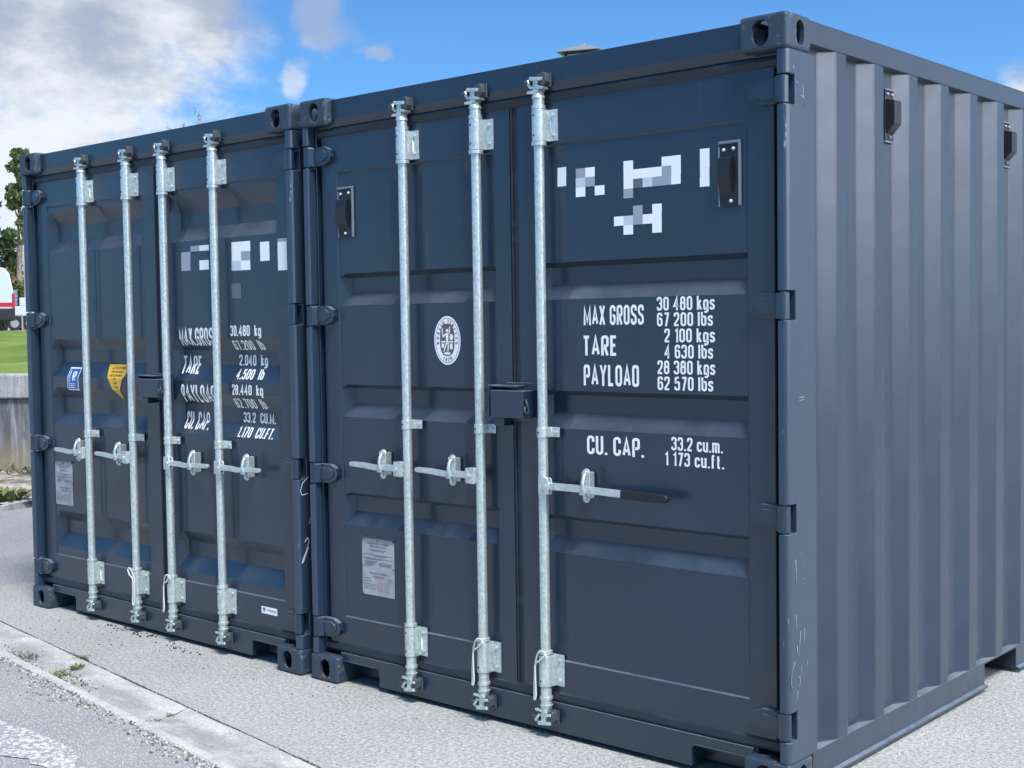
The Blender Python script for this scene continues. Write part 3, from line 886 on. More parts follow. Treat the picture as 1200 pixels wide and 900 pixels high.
# ================================================================ right container
PR = Panel([(.086, 1.196, .178, 1.114), (1.236, 2.358, 1.322, 2.258)],
           [[1.822, 1.804, 1.738, 1.682], [1.336, 1.318, 1.250, 1.192], [.857, .839, .772, .714]], .038, [.635, 1.05, 1.375])
TR, DR = container('shipping_container', (0, 0, 0), 0,
                   'nearer right container, dark blue-grey, three galvanised locking bars, corrugated side in view', PR,
                   [.635, 1.05, 1.375],
                   [(.635, .992, -1, .335, 0, .497), (1.05, .992, -1, .345, 0, .905), (1.375, .978, 1, .592, .205, 1.592)],
                   [2.343, 1.640, .935, .240], None, 1.178)
sr = PR.y; cr = PR.zcuts()
lock_box(DR[0], 1.150, 1.318, 1.226, 1.352)
door_vent(DR[0], .190, .278, 1.980, 2.190, sr)
door_vent(DR[1], 2.148, 2.222, 1.980, 2.192, sr)
for y_ in (.786, 1.944): side_vent(TR, y_, y_ + .068, 2.250, 2.435, 2.438 - .043)
L = lambda *a, **k: lettering(*a, cuts=k.pop('cuts', cr), **k)
d = DR[1]
for s, x0, x1, z0, z1 in (('MAX GROSS', 1.548, 1.823, 1.583, 1.656), ('TARE', 1.547, 1.697, 1.470, 1.545), ('PAYLOAD', 1.545, 1.799, 1.358, 1.437),
                          ('CU. CAP.', 1.557, 1.818, 1.102, 1.172)):
    L(d, s, x0, x1, z0, z1, sr, M_WHITE, bold=.018)
for s, x0, x1, z0, z1 in (('30 480 kgs', 1.880, 2.122, 1.632, 1.681), ('67 200 lbs', 1.880, 2.114, 1.576, 1.625), ('2 100 kgs', 1.911, 2.122, 1.519, 1.568),
                          ('4 630 lbs', 1.909, 2.114, 1.462, 1.511), ('28 380 kgs', 1.880, 2.122, 1.406, 1.455), ('62 570 lbs', 1.880, 2.114, 1.349, 1.398),
                          ('33.2 cu.m.', 1.937, 2.150, 1.136, 1.184), ('1 173 cu.ft.', 1.909, 2.155, 1.081, 1.129)):
    L(d, s, x0, x1, z0, z1, sr, M_WHITE, bold=.012)
CR = [(1.427, 1.473, 2.142, 2.178, 3), (1.426, 1.472, 2.107, 2.142, 3), (1.519, 1.564, 2.131, 2.166, 1), (1.564, 1.608, 2.131, 2.166, 3), (1.518, 1.563, 2.096, 2.131, 2), (1.563, 1.608, 2.096, 2.131, 1), (1.518, 1.563, 2.061, 2.096, 3), (1.607, 1.652, 2.061, 2.096, 3), (1.739, 1.782, 2.141, 2.174, 3), (1.906, 1.947, 2.141, 2.174, 3), (1.947, 1.987, 2.141, 2.174, 3), (1.739, 1.782, 2.107, 2.141, 3), (1.782, 1.824, 2.107, 2.141, 3), (1.824, 1.865, 2.107, 2.141, 3), (1.865, 1.906, 2.107, 2.141, 3), (1.906, 1.947, 2.107, 2.141, 1), (1.947, 1.987, 2.107, 2.141, 3), (1.739, 1.781, 2.074, 2.107, 3), (1.781, 1.823, 2.074, 2.107, 0), (1.823, 1.865, 2.074, 2.107, 2), (1.865, 1.906, 2.074, 2.107, 1), (1.906, 1.946, 2.074, 2.107, 1), (1.946, 1.986, 2.074, 2.107, 3), (1.738, 1.781, 2.04, 2.074, 1), (2.066, 2.105, 2.154, 2.186, 3), (2.066, 2.105, 2.122, 2.154, 3), (2.066, 2.104, 2.089, 2.122, 3), (2.065, 2.104, 2.056, 2.089, 3), (1.78, 1.822, 1.977, 2.011, 1), (1.864, 1.905, 1.977, 2.011, 3), (1.694, 1.737, 1.943, 1.977, 3), (1.737, 1.779, 1.943, 1.977, 2), (1.779, 1.822, 1.943, 1.977, 1), (1.822, 1.863, 1.943, 1.977, 3), (1.863, 1.904, 1.943, 1.977, 3), (1.736, 1.779, 1.909, 1.943, 3), (1.863, 1.904, 1.909, 1.943, 3)]
CL = [(1.489, 1.57, 1.924, 1.97, 1), (1.487, 1.568, 1.877, 1.924, 1), (1.571, 1.647, 1.97, 1.997, 1), (1.647, 1.723, 1.97, 1.997, 3), (1.644, 1.72, 1.877, 1.924, 3), (1.906, 1.984, 1.908, 1.999, 3), (1.984, 2.056, 1.952, 1.999, 3), (1.982, 2.055, 1.908, 1.952, 1), (1.903, 1.98, 1.863, 1.908, 2), (1.98, 2.053, 1.863, 1.908, 3), (2.13, 2.2, 1.9, 1.989, 3), (2.269, 2.336, 1.851, 1.982, 3), (2.27, 2.337, 1.982, 1.997, 1), (1.898, 1.976, 1.731, 1.802, 0)]


def code_patches(door, cells, surf, xc, zc):
    for lv, m in enumerate((M_GREY0, M_GREY1, M_GREY2, M_WHITE)):
        ps = [rect(a, b, c, e) for a, b, c, e, l in cells if l == lv]
        if ps: decal(door, 'identification_mark', ps, surf, m, .0012, xc, zc)


code_patches(DR[1], CR, sr, (), cr)
# oval inspection emblem
d = DR[0]; ex, ez = .838, 1.528
decal(d, 'inspection_sticker', [ellipse(ex, ez, .075, .100)], sr, M_WHITE, .0010)
ring = []
o_, i_ = ellipse(ex, ez, .0685, .0925, 40), ellipse(ex, ez, .0665, .0905, 40)
for k in range(40): ring.append([o_[k], o_[(k + 1) % 40], i_[(k + 1) % 40], i_[k]])
decal(d, 'sticker_ring', ring, sr, M_EMB, .0016)
decal(d, 'sticker_center', [ellipse(ex, ez + .003, .041, .066, 40, .72)], sr, M_EMB, .0016)
fig = [ellipse(ex, ez + .040, .0065, .008, 12), [(ex - .008, ez + .030), (ex + .008, ez + .030), (ex + .007, ez - .002), (ex - .006, ez - .002)],
       [(ex - .006, ez - .002), (ex + .002, ez - .002), (ex - .008, ez - .030), (ex - .018, ez - .048), (ex - .022, ez - .044), (ex - .012, ez - .022)],
       [(ex - .001, ez - .002), (ex + .008, ez - .002), (ex + .010, ez - .024), (ex + .006, ez - .046), (ex + .0, ez - .046), (ex + .003, ez - .022)],
       [(ex - .008, ez + .030), (ex - .008, ez + .022), (ex - .022, ez + .010), (ex - .027, ez + .016)],
       [(ex + .008, ez + .030), (ex + .006, ez + .022), (ex + .016, ez + .032), (ex + .018, ez + .056), (ex + .013, ez + .056), (ex + .010, ez + .036)],
       [(ex - .027, ez + .012), (ex - .022, ez + .012), (ex - .024, ez + .050), (ex - .029, ez + .048)],
       rect(ex - .033, ex - .011, ez - .008, ez - .002), rect(ex + .012, ex + .034, ez - .008, ez - .002),
       ellipse(ex + .024, ez + .014, .010, .013, 14), rect(ex - .031, ex - .018, ez - .030, ez - .012), rect(ex + .016, ex + .030, ez - .036, ez - .012),
       ellipse(ex, ez - .053, .020, .005, 14)]
decal(d, 'sticker_figure', fig, sr, M_WHITE, .0022)


def ring_text(door, s, a0, a1, surf, flip=False):
    allb = bmesh.new()
    for i, ch in enumerate(s):
        if ch == ' ': continue
        t = R(a0 + (a1 - a0) * i / (len(s) - 1))
        cx_, cz_ = ex + .0535 * math.cos(t), ez + .0785 * math.sin(t)
        bm = text_bm(ch, .01)
        xs = [v.co.x for v in bm.verts]; mid_ = (min(xs) + max(xs)) / 2
        ang = math.atan2(math.sin(t) / .0785, math.cos(t) / .0535) - math.pi / 2 + (math.pi if flip else 0)
        for v in bm.verts:
            x, z = (v.co.x - mid_) * .020, (v.co.y - CAP / 2) * .0145
            v.co = Vector((cx_ + x * math.cos(ang) - z * math.sin(ang), v.co.z, cz_ + x * math.sin(ang) + z * math.cos(ang)))
        me = bpy.data.meshes.new('t'); bm.to_mesh(me); bm.free(); allb.from_mesh(me); bpy.data.meshes.remove(me)
    drape(allb, surf, .0016); finish(allb, 'sticker_lettering', M_EMB, door)


ring_text(d, 'BUREAU VERITAS', 188, -8, sr); ring_text(d, '1828', 247, 293, sr, True)


def cert_plate(door, x0, x1, z0, z1, surf, cuts, lean=0):
    y = surf((x0 + x1) / 2, (z0 + z1) / 2)
    flat = lambda x, z: y - .003
    w_, h_ = x1 - x0, z1 - z0
    pl = MB().box(x0, x1, y - .003, y - .0008, z0, z1).build('certificate_plate', M_PLATE, door, bevel=.0008)
    MB().box(x0 - .008, x1 + .004, y - .009, y - .0005, z1, z1 + .005).build('plate_holder', M_PAINT, door)
    for a, b in ((.02, .98), (.98, .98), (.5, .965), (.02, .5), (.98, .5), (.03, .02)): MB().cyl((x0 + a * w_, y - .003, z0 + b * h_), (x0 + a * w_, y - .006, z0 + b * h_), .0042, k=8).build('rivet', M_PRINT, door)
    X = lambda u: x0 + u * w_
    Z = lambda v: z0 + v * h_
    for s, a, b, zz, hh in (('APPROVED FOR TRANSPORT', .17, .83, .895, .020), ('UNDER CUSTOMS SEAL', .24, .76, .845, .022), ('CSC SAFETY APPROVAL', .24, .80, .375, .022)):
        lettering(door, s, X(a), X(b), Z(zz), Z(zz) + hh * h_ / .25 * .36, flat, M_PRINT, .0008, .01, name='plate_lettering')
    ps = []
    rnd = random.Random(3)
    for v, a, b in [(.80, .25, .75), (.78, .3, .7), (.71, .05, .95), (.69, .4, .75), (.645, .04, .96), (.63, .1, .6), (.59, .08, .5), (.565, .08, .4), (.54, .08, .38), (.515, .08, .3),
                    (.575, .55, .95), (.55, .5, .92), (.53, .55, .95), (.335, .3, .7), (.315, .35, .65), (.29, .05, .28), (.24, .05, .3), (.19, .05, .42), (.15, .05, .42), (.11, .05, .42), (.31, .78, .95), (.27, .8, .92)]:
        u = a
        while u < b:
            wd = rnd.uniform(.03, .09); ps.append(rect(X(u), X(min(u + wd, b)), Z(v), Z(v) + .0026)); u += wd + .012
    decal(door, 'plate_print', ps, flat, M_PRINT, .0009)
    decal(door, 'plate_stamp', [rect(X(.47), X(.64), Z(.09), Z(.24)), rect(X(.68), X(.84), Z(.07), Z(.25))], flat, M_PRINTP, .0007)


cert_plate(DR[0], .297, .500, .416, .666, sr, cr)
# scuffs on the near corner post (side face) and on the castings
m = MB(); rnd = random.Random(11)
xs_ = 2.438 - .004 + .0008
for y0, z0, pts in [(.05, .615, [(0, .0), (.004, -.03), (.002, -.06)]), (.082, .555, [(0, 0), (-.006, -.04), (-.016, -.09)]), (.058, .51, [(0, 0), (.004, -.04)]), (.110, .56, [(0, 0), (-.003, -.04), (-.010, -.06)]),
                    (.045, .46, [(0, 0), (-.022, -.03), (-.028, -.07), (-.016, -.10)]), (.062, .40, [(0, 0), (.014, .006), (.016, -.02), (.004, -.03)]), (.088, .44, [(0, 0), (-.003, -.03), (.006, -.045)]),
                    (.06, .36, [(0, 0), (.0, -.02), (-.012, -.035)]), (.050, .80, [(0, 0), (.004, -.05), (.003, -.09)]), (.10, .73, [(0, 0), (.003, -.004)]), (.125, .45, [(0, 0), (.003, -.03)]),
                    (.078, 1.335, [(0, 0), (.035, .002)]), (.078, 1.325, [(0, 0), (.034, .004)]), (.11, 2.365, [(0, 0), (.004, -.04), (.014, -.07)]), (.07, 2.37, [(0, 0), (.010, -.006)]), (.085, 2.345, [(0, 0), (.03, -.006)]),
                    (.05, 2.42, [(0, 0), (.002, -.02)]), (.10, 2.33, [(0, 0), (.018, -.01)])]:
    m.tube([(xs_, y0 + a, z0 + b) for a, b in pts], rnd.uniform(.0010, .0022), 5)
for v in m.bm.verts: v.co.x = xs_ + (v.co.x - xs_) * .25
m.build('paint_scuff', mat('pale_scuff', (.24, .29, .34), .6), TR)

# ================================================================ left container
g_, dy_, yaw, dz_ = .05497, -.01144, -.0093595, .00147
cs, sn = math.cos(yaw), math.sin(yaw)
LR = [.632, 1.070, 1.397, 1.826]
PL = Panel([(.086, 1.268, .186, 1.158), (1.306, 2.358, 1.388, 2.266)],
           [[2.257, 2.172, 2.090, 2.024], [1.540, 1.480, 1.411, 1.328], [1.268, 1.209, 1.130, 1.062], [.568, .512, .443, .362]], .042, LR, (.310, 2.285))
TL, DL = container('shipping_container', (-cs * 2.438 - g_, -sn * 2.438 + dy_, dz_), yaw,
                   'farther left container, dark blue-grey, four galvanised locking bars, blue and yellow stickers on its door', PL, LR,
                   [(.632, .922, -1, .318, 0, .545), (1.070, .922, -1, .335, 0, .948), (1.397, .915, 1, .372, 0, 1.622), (1.826, .920, 1, .350, 0, 2.055)],
                   [2.343, 1.648, .945, .232], None, 1.025)
sL = PL.y; cl = PL.zcuts()
lock_box(DL[0], 1.205, 1.385, 1.240, 1.352)
d = DL[1]
for s, x0, x1, z0, z1 in (('MAX.GROSS', 1.463, 1.792, 1.503, 1.593), ('TARE', 1.505, 1.655, 1.362, 1.453), ('PAYLOAD', 1.472, 1.765, 1.220, 1.310), ('CU. CAP.', 1.520, 1.730, 1.084, 1.172)):
    q = (PL.y((x0 + x1) / 2, (z0 + z1) / 2) - .05) * 1.42
    L(d, s, x0 - q, x1 - q, z0, z1, sL, M_WHITE, bold=.016, cuts=cl)
for s, x0, x1, z0, z1 in (('30.480  kg', 1.892, 2.138, 1.550, 1.602), ('67.200  lb', 1.918, 2.156, 1.483, 1.530), ('2.040  kg', 1.962, 2.185, 1.408, 1.460), ('4.500  lb', 1.940, 2.155, 1.343, 1.392),
                          ('28.440  kg', 1.894, 2.142, 1.268, 1.318), ('62.700  lb', 1.920, 2.162, 1.202, 1.250), ('33.2  CU.M.', 1.985, 2.235, 1.133, 1.183), ('1.170  CU.FT.', 1.943, 2.222, 1.065, 1.113)):
    q = (PL.y((x0 + x1) / 2, (z0 + z1) / 2) - .05) * 1.30
    L(d, s, x0 - q, x1 - q, z0, z1, sL, M_WHITE, bold=.012, cuts=cl)
code_patches(d, CL, sL, (), cl)
xL = (.186, .191, .192, .231)
decal(DL[0], 'blue_sticker', [rect(.356, .474, 1.254, 1.382)], sL, M_WHITE, .0012, (), cl)
decal(DL[0], 'sticker_panel', [rect(.362, .468, 1.262, 1.374)], sL, M_BLUE, .0020, (), cl)
lettering(DL[0], 'R', .410, .446, 1.308, 1.360, sL, M_WHITE, .0028, .02, cl, 'sticker_lettering')
decal(DL[0], 'sticker_print', [rect(.372, .440, 1.288, 1.293), rect(.372, .430, 1.278, 1.283), rect(.372, .442, 1.268, 1.273), rect(.374, .384, 1.30, 1.365)], sL, M_GREY2, .0028, (), cl)
tri = [(.742, 1.402), (.955, 1.402), (.935, 1.345), (.905, 1.30), (.887, 1.25), (.872, 1.205), (.852, 1.235), (.800, 1.295), (.760, 1.350)]
ctr = (.858, 1.33)
decal(DL[0], 'warning_sticker', [[(ctr[0] + (a - ctr[0]) * 1.07, ctr[1] + (b - ctr[1]) * 1.05) for a, b in tri]], sL, M_INK, .0010, (), cl)
decal(DL[0], 'sticker_panel', [tri], sL, M_YEL, .0020, (), cl)
for s, x0, x1, z0, h_ in (('ATTENTION', .785, .925, 1.376, .014), ('THIS CONTAINER', .790, .905, 1.358, .010), ('MUST BE REPAIRED', .785, .905, 1.338, .011), ('IN', .835, .855, 1.320, .011),
                          ('ACC', .835, .865, 1.298, .011), ('WITH', .838, .880, 1.276, .010)):
    lettering(DL[0], s, x0, x1, z0, z0 + h_, sL, M_INK, .0028, .01, cl, 'sticker_lettering')
cert_plate(DL[0], .196, .382, .602, .848, sL, cl)
decal(DL[1], 'maker_label', [rect(2.085, 2.205, .234, .268)], sL, M_WHITE, .0012)
decal(DL[1], 'maker_print', [[(2.094, .256), (2.100, .262), (2.112, .262), (2.118, .256), (2.106, .240)]], sL, M_TEAL, .002)
decal(DL[1], 'label_print', [rect(2.130, 2.150, .250, .258), rect(2.153, 2.176, .249, .256), rect(2.178, 2.196, .247, .256)], sL, M_GREY1, .002)
# chalk scrawls on the right corner post
m = MB(); X_ = 2.438 - .004 + .0015
for pts in ([(.070, .905), (.035, .880), (.022, .845), (.03, .825), (.065, .830)], [(.040, .61), (.058, .628), (.066, .612), (.050, .57), (.028, .53), (.022, .515), (.03, .52), (.062, .585)], [(.10, .76), (.08, .73), (.07, .69)]):
    P = []
    for i in range(len(pts) - 1):
        for k in range(4):
            t = k / 4; P.append((X_, pts[i][0] * (1 - t) + pts[i + 1][0] * t, pts[i][1] * (1 - t) + pts[i + 1][1] * t))
    P.append((X_, *pts[-1])); m.tube(P, .0022, 5)
for v in m.bm.verts: v.co.x = X_ + (v.co.x - X_) * .25
m.build('chalk_mark', mat('chalk', (.55, .60, .66), .8), TL)

# white cords looped on the lower brackets
def cord(world, x, z_top, label, flip=1):
    T = world
    P = []
    y = ROD_Y - .03
    key = [(.030, .0, 0), (.022, -.004, .022), (-.004, -.008, .018), (-.026, -.002, -.028), (-.030, -.004, -.09), (-.030, -.006, -.150), (-.026, -.010, -.168), (-.018, -.010, -.150), (-.022, -.008, -.08), (-.020, -.008, -.03), (.004, -.010, -.012), (.028, -.006, .014)]
    N = len(key)
    for i in range(N - 1):
        p0, p1, p2, p3 = (Vector(key[max(i - 1, 0)]), Vector(key[i]), Vector(key[i + 1]), Vector(key[min(i + 2, N - 1)]))
        for k in range(6):
            t = k / 6
            P.append(.5 * ((2 * p1) + (-p0 + p2) * t + (2 * p0 - 5 * p1 + 4 * p2 - p3) * t * t + (-p0 + 3 * p1 - 3 * p2 + p3) * t ** 3))
    P.append(Vector(key[-1]))
    mt = T.matrix_basis
    P = [mt @ Vector((x + flip * p.x, y + p.y, z_top + p.z)) for p in P]
    base = P[0].copy()
    m = MB(); m.tube([p - base for p in P], .0036, 7)
    o = m.build('seal_cord', M_CORD); o.location = base
    tag(o, label, 'cord', 'white cords looped on the lower brackets')


for T_ in (TL, TR):
    T_.matrix_basis = Matrix.Translation(T_.location) @ Matrix.Rotation(T_.rotation_euler.z, 4, 'Z')
cord(TL, 1.070, .318, 'white cord looped on the second locking bar of the left container', -1)
cord(TL, 1.397, .322, 'white cord looped on the third locking bar of the left container')
cord(TR, 1.05, .318, 'white cord looped on the middle locking bar of the right container')
cord(TR, 1.375, .318, 'white cord looped on the right-hand locking bar of the right container')

# ================================================================ ground
def sheet(name, pts, z, m, thick=0):
    b = MB()
    if thick: b.prism(pts, lambda x, y: (x, y, z), lambda x, y: (x, y, z - thick))
    else: b.face([(x, y, z) for x, y in pts])
    return tag(b.build(name, m), kind='structure')


U = Vector((3.231, -.455)).normalized(); Vv = Vector((U.y, -U.x))   # along the kerb, towards the road
if Vv.y > 0: Vv = -Vv
O = Vector((-1.03, -.482))       # joint corner on the inner edge
K = lambda u, v: O + U * u + Vv * v
P2 = lambda u, v: tuple(K(u, v))
sheet('ground', [(-900, -900), (900, -900), (900, 900), (-900, 900)], -.10, M_ASPH2)
a0 = K(-12, 0)
# pavement slab behind the kerb, right of the lane
e0 = K(-2.25, -.006)
edge = [P2(-2.28 + .04 * i, -.0045 + .0055 * noise.noise(Vector((i * .31, 2, 0))) - (.010 if -1.15 < -2.28 + .04 * i - .9 < -.95 else 0)) for i in range(180)]
sheet('pavement', edge + [P2(14, -.007), (14, 12), (-.0, 12), (-3.22 + .3 * 3, .38 + .95 * 3)], 0, M_CONC, .06)
sheet('side_lane', [P2(-9, -.010), P2(-2.284, -.010), (-3.224 + .9, .38 + 2.85), (-.1, 12.0), (-7.2, 12), (-6.42, 1.83)], -.003, M_ASPH2, .05)
sheet('road', [P2(-60, .262), P2(40, .262), P2(40, 12), P2(-60, 12)], -.014, M_ASPH)
# channel kerb of metre-long stones
m = MB()
prof = [(.001, -.07), (.001, -.003), (.008, .002), (.030, .000), (.060, -.006), (.120, -.019), (.180, -.029), (.196, -.027), (.206, -.010), (.216, -.004), (.246, -.004), (.256, -.012), (.260, -.07)]
for k in range(-8, 12):
    u0, u1 = k + .006, k + .994
    rise = random.uniform(-.002, .002)
    n_ = 24; A = None
    for j in range(n_ + 1):
        u = u0 + (u1 - u0) * j / n_
        ring_ = [m.bm.verts.new((*K(u, v + (.006 * noise.noise(Vector((u * 14, v * 9, 1))) if v > .19 else 0)), z + rise + .0015 * math.sin(u * 9 + v * 31) + (.003 * noise.noise(Vector((u * 17, v * 30, 5))) if v > .03 else 0))) for v, z in prof]
        if A:
            for q in range(len(prof) - 1):
                m.bm.faces.new((A[q], ring_[q], ring_[q + 1], A[q + 1]))
        else: m.bm.faces.new(ring_)
        A = ring_
    m.bm.faces.new(A[::-1])
tag(m.build('kerb', M_KERB, bevel=.003, angle=30), kind='structure')
# joint dirt under the gaps
sheet('kerb_bed', [P2(-9, -.006), P2(13, -.006), P2(13, .258), P2(-9, .258)], -.045, M_CRUMB)
jb = MB()
for k in range(-8, 12):
    for j in range(len(prof) - 2):
        v0, z0 = prof[j + 0]; v1, z1 = prof[j + 1]
        if j == 0: continue
        jb.face([(*K(k - .0062, v0), z0 - .005), (*K(k + .0062, v0), z0 - .005), (*K(k + .0062, v1), z1 - .005), (*K(k - .0062, v1), z1 - .005)])
tag(jb.build('kerb_joint', mat('joint_dirt', (.045, .042, .035), .9), normals=False), kind='structure')
# worn white marking on the road
b = MB(); rnd = random.Random(5)
top, bot = [], []
for i in range(41):
    u = -.9 + i * .062; cvv = .80 - .16 * max(0, (u - .3)) + .03 * math.sin(u * 5)
    jag = rnd.uniform(-.02, .02)
    w_ = .17 * max(.15, min(1, (1.52 - u) * 1.6)) * min(1, (u + .95) * 3)
    top.append((*K(u, cvv - w_ * .6 + jag), -.010)); bot.append((*K(u, cvv + w_ + rnd.uniform(-.02, .02)), -.010))
for i in range(40): b.face([top[i], top[i + 1], bot[i + 1], bot[i]])
tag(b.build('road_marking', M_FADED), kind='structure')

_t = bmesh.new(); bmesh.ops.create_icosphere(_t, subdivisions=1, radius=1); _t.verts.ensure_lookup_table()
ICO_V = [v.co.copy() for v in _t.verts]; ICO_F = [[v.index for v in f_.verts] for f_ in _t.faces]; _t.free()
# loose stones along the outer lip, plus dirt in the channel
def stones(name, pts, m, kind='stuff', label=None, cat=None):
    b = MB()
    for x, y, z, r in pts:
        mt = Matrix.Translation((x, y, z + r * .3)) @ Matrix.Rotation(rnd.uniform(0, 6), 4, Vector((rnd.random(), rnd.random(), rnd.random())).normalized()) @ Matrix.Diagonal((1, rnd.uniform(.6, .9), rnd.uniform(.45, .8), 1))
        vs = [b.bm.verts.new(mt @ (c * r)) for c in ICO_V]
        for q in ICO_F: b.bm.faces.new((vs[q[0]], vs[q[1]], vs[q[2]]))
    o = b.build(name, m, normals=False)
    tag(o, label, cat, kind=kind); return o


pts = []
for i in range(8000):
    u = rnd.uniform(-3, 5); s_ = noise.noise(Vector((u * 1.7, 0, 0)))
    v = .250 + abs(rnd.gauss(0, .040 + .06 * max(0, s_)))
    if rnd.random() < .35 + .9 * s_ + .3: pts.append((*K(u, v), -.014, rnd.uniform(.002, .0085)))
for cu_, cv_, su, sv, k_ in ((-.45, .16, .13, .05, 150), (.12, .17, .12, .05, 260), (.02, .10, .03, .06, 70), (2.4, .18, .3, .03, 80), (-.8, .20, .3, .03, 90), (1.0, .10, .02, .08, 40)):
    for i in range(k_):
        u, v = rnd.gauss(cu_, su), rnd.gauss(cv_, sv)
        if 0 < v < .27: pts.append((*K(u, v), -.020, rnd.uniform(.002, .007)))
for i in range(700):
    u = rnd.uniform(-3, 5); pts.append((*K(u, rnd.gauss(-.002, .006)), -.002, rnd.uniform(.0015, .004)))
stones('loose_gravel', pts, M_STONE, label='small loose stones along the kerb lip and in its channel', cat='gravel')
pts = []
for i in range(38): pts.append((rnd.uniform(-2.0, .3), rnd.uniform(-.30, -.02), 0, rnd.uniform(.002, .006)))
for i in range(45): pts.append((rnd.gauss(-1.45, .12), rnd.gauss(.01, .02), 0, rnd.uniform(.003, .010)))
for i in range(24): pts.append((rnd.gauss(-.95, .10), rnd.gauss(-.06, .03), 0, rnd.uniform(.003, .008)))
for i in range(60): pts.append((rnd.uniform(-.2, 4), rnd.uniform(-.75, -.05), 0, rnd.uniform(.0015, .004)))
for i in range(900):
    u = rnd.uniform(-3, 5); pts.append((*K(u, rnd.gauss(-.003, .004 + .006 * max(0, noise.noise(Vector((u * 2.3, 3, 0)))))), -.004, rnd.uniform(.002, .0045)))
for i in range(40): pts.append((rnd.uniform(2.7, 4), rnd.uniform(.3, 3), 0, rnd.uniform(.002, .004)))
stones('dark_crumbs', pts, M_CRUMB, label='dark crumbs of dirt scattered on the pavement before the containers', cat='dirt')


# weeds
def weed(x, y, z, r, h, k, label, m, seed, cat='weed'):
    rn = random.Random(seed); b = MB()
    for i in range(k):
        a = rn.uniform(0, 2 * math.pi); d0 = abs(rn.gauss(0, r * .5)); L_ = rn.uniform(.4, 1) * h
        p = Vector((math.cos(a) * d0, math.sin(a) * d0, 0)); a2 = a + rn.uniform(-1, 1)
        t = Vector((math.cos(a2), math.sin(a2), 0)); sd = Vector((-t.y, t.x, 0)) * rn.uniform(.10, .2) * L_
        q1 = p + t * L_ * .45 + Vector((0, 0, L_ * rn.uniform(.3, .7))); q2 = p + t * L_ * rn.uniform(.8, 1.1) + Vector((0, 0, L_ * rn.uniform(.25, .9)))
        b.face([p, q1 - sd, q2, q1 + sd])
    o = b.build('weed', m, normals=False); o.location = (x, y, z)
    tag(o, label, cat, 'weeds growing in the kerb and verge')


M_WEED = mat('weed_leaf', rough=.7, fn=f_leaf((.10, .115, .035), (.20, .21, .075)), spec=.3)
M_WEEDG = mat('grey_weed_leaf', rough=.7, fn=f_leaf((.09, .11, .08), (.22, .25, .19)), spec=.3)
k1 = K(.00, .08); weed(k1.x, k1.y, -.012, .035, .030, 90, 'low green weed growing in the kerb joint nearest the left container', M_WEED, 1)
k1 = K(.02, .17); weed(k1.x, k1.y, -.026, .06, .028, 130, 'flat olive weed with loose stones where the kerb joint meets the lip', M_WEED, 2)
k1 = K(-.42, .15); weed(k1.x, k1.y, -.024, .10, .026, 150, 'grey-green creeping weed in the kerb channel at the left edge', M_WEEDG, 3)
k1 = K(1.005, .09); weed(k1.x, k1.y, -.014, .02, .018, 30, 'tiny weed tuft in the next kerb joint to the right', M_WEED, 4)
k1 = K(-.13, -.01); weed(k1.x, k1.y, -.0, .05, .016, 60, 'thin brownish weed along the dark line behind the kerb', M_WEED, 5)

# ================================================================ background, far left
def at(az, d, z=0):
    if d > 60: z = 1.57
    return Vector((CX + d * math.sin(R(az)), CY + d * math.cos(R(az)), z))


# verge kerb and gravel strip in front of the wall
vk = [(-6.42, 1.83), (-6.42 - .44, 2.75), (-6.9, 12)]
m = MB()
def strip(b, A, B, w_, z0, z1):
    A, B = Vector(A), Vector(B); t = (B - A).normalized(); nn = Vector((-t.y, t.x)) * w_
    b.prism([tuple(A), tuple(B), tuple(B + nn), tuple(A + nn)], lambda x, y: (x, y, z0), lambda x, y: (x, y, z1))
strip(m, K(-9, -.02), (-6.42, 1.83), .12, -.06, .05); strip(m, (-6.42, 1.835), vk[1], .12, -.06, .05); strip(m, (vk[1][0], vk[1][1] + .005), vk[2], .12, -.06, .05)
tag(m.build('verge_kerb', M_KERB, bevel=.01), kind='structure')
wd = Vector((.80, .60)); wo = Vector((-9.25, 3.40)); wn = Vector((-wd.y, wd.x))
wall_p = lambda t, s_=0: tuple(wo + wd * t + wn * s_)
sheet('gravel_verge', [P2(-9.2, -.02), (-6.55, 1.85), (-6.98, 2.75), (-7.02, 12.2), wall_p(13, .05), wall_p(-9, .05)], .03, M_GRAVEL, .1)
T = thing('retaining_wall', (*wo, 0), math.atan2(wd.y, wd.x), label='low stained concrete retaining wall with a thick coping below the lawn', cat='wall')
MB().box(-9, 13, 0, .30, -.05, .835).build('wall_body', M_WALL, T, bevel=.01)
m = MB()
for k in range(-3, 5): m.box(k * 2.7 + 1.8, k * 2.7 + 4.495, -.045, .34, .838, 1.105)
m.build('coping', M_COPING, T, bevel=.02)
f = Vector((-.886, .463)); lt = Vector((.463, .886)); C2 = Vector((CX, CY))
FP = lambda d, s_: tuple(C2 + f * d + lt * s_)
b = MB()
nz = 10; A = None
for i in range(nz + 1):
    row = []
    for j in range(9):
        p0 = wo + wd * (-9 + 22 * j / 8) + wn * .30; p1 = C2 + f * 54 + lt * (-50 + 110 * j / 8)
        t = i / nz; p = p0 * (1 - t) + p1 * t
        row.append(b.bm.verts.new((p.x, p.y, 1.07 + .50 * t)))
    if A:
        for j in range(8): b.bm.faces.new((A[j], A[j + 1], row[j + 1], row[j]))
    A = row
tag(b.build('lawn', M_GRASS), kind='structure')
sheet('far_lane', [FP(53.5, -60), FP(53.5, 70), FP(63, 70), FP(63, -60)], 1.575, mat('pinkish_paving', (.42, .36, .34), .9, spec=.2), .3)
sheet('far_ground', [FP(62.8, -200), FP(62.8, 200), FP(300, 200), FP(300, -200)], 1.58, M_GRASS, .3)
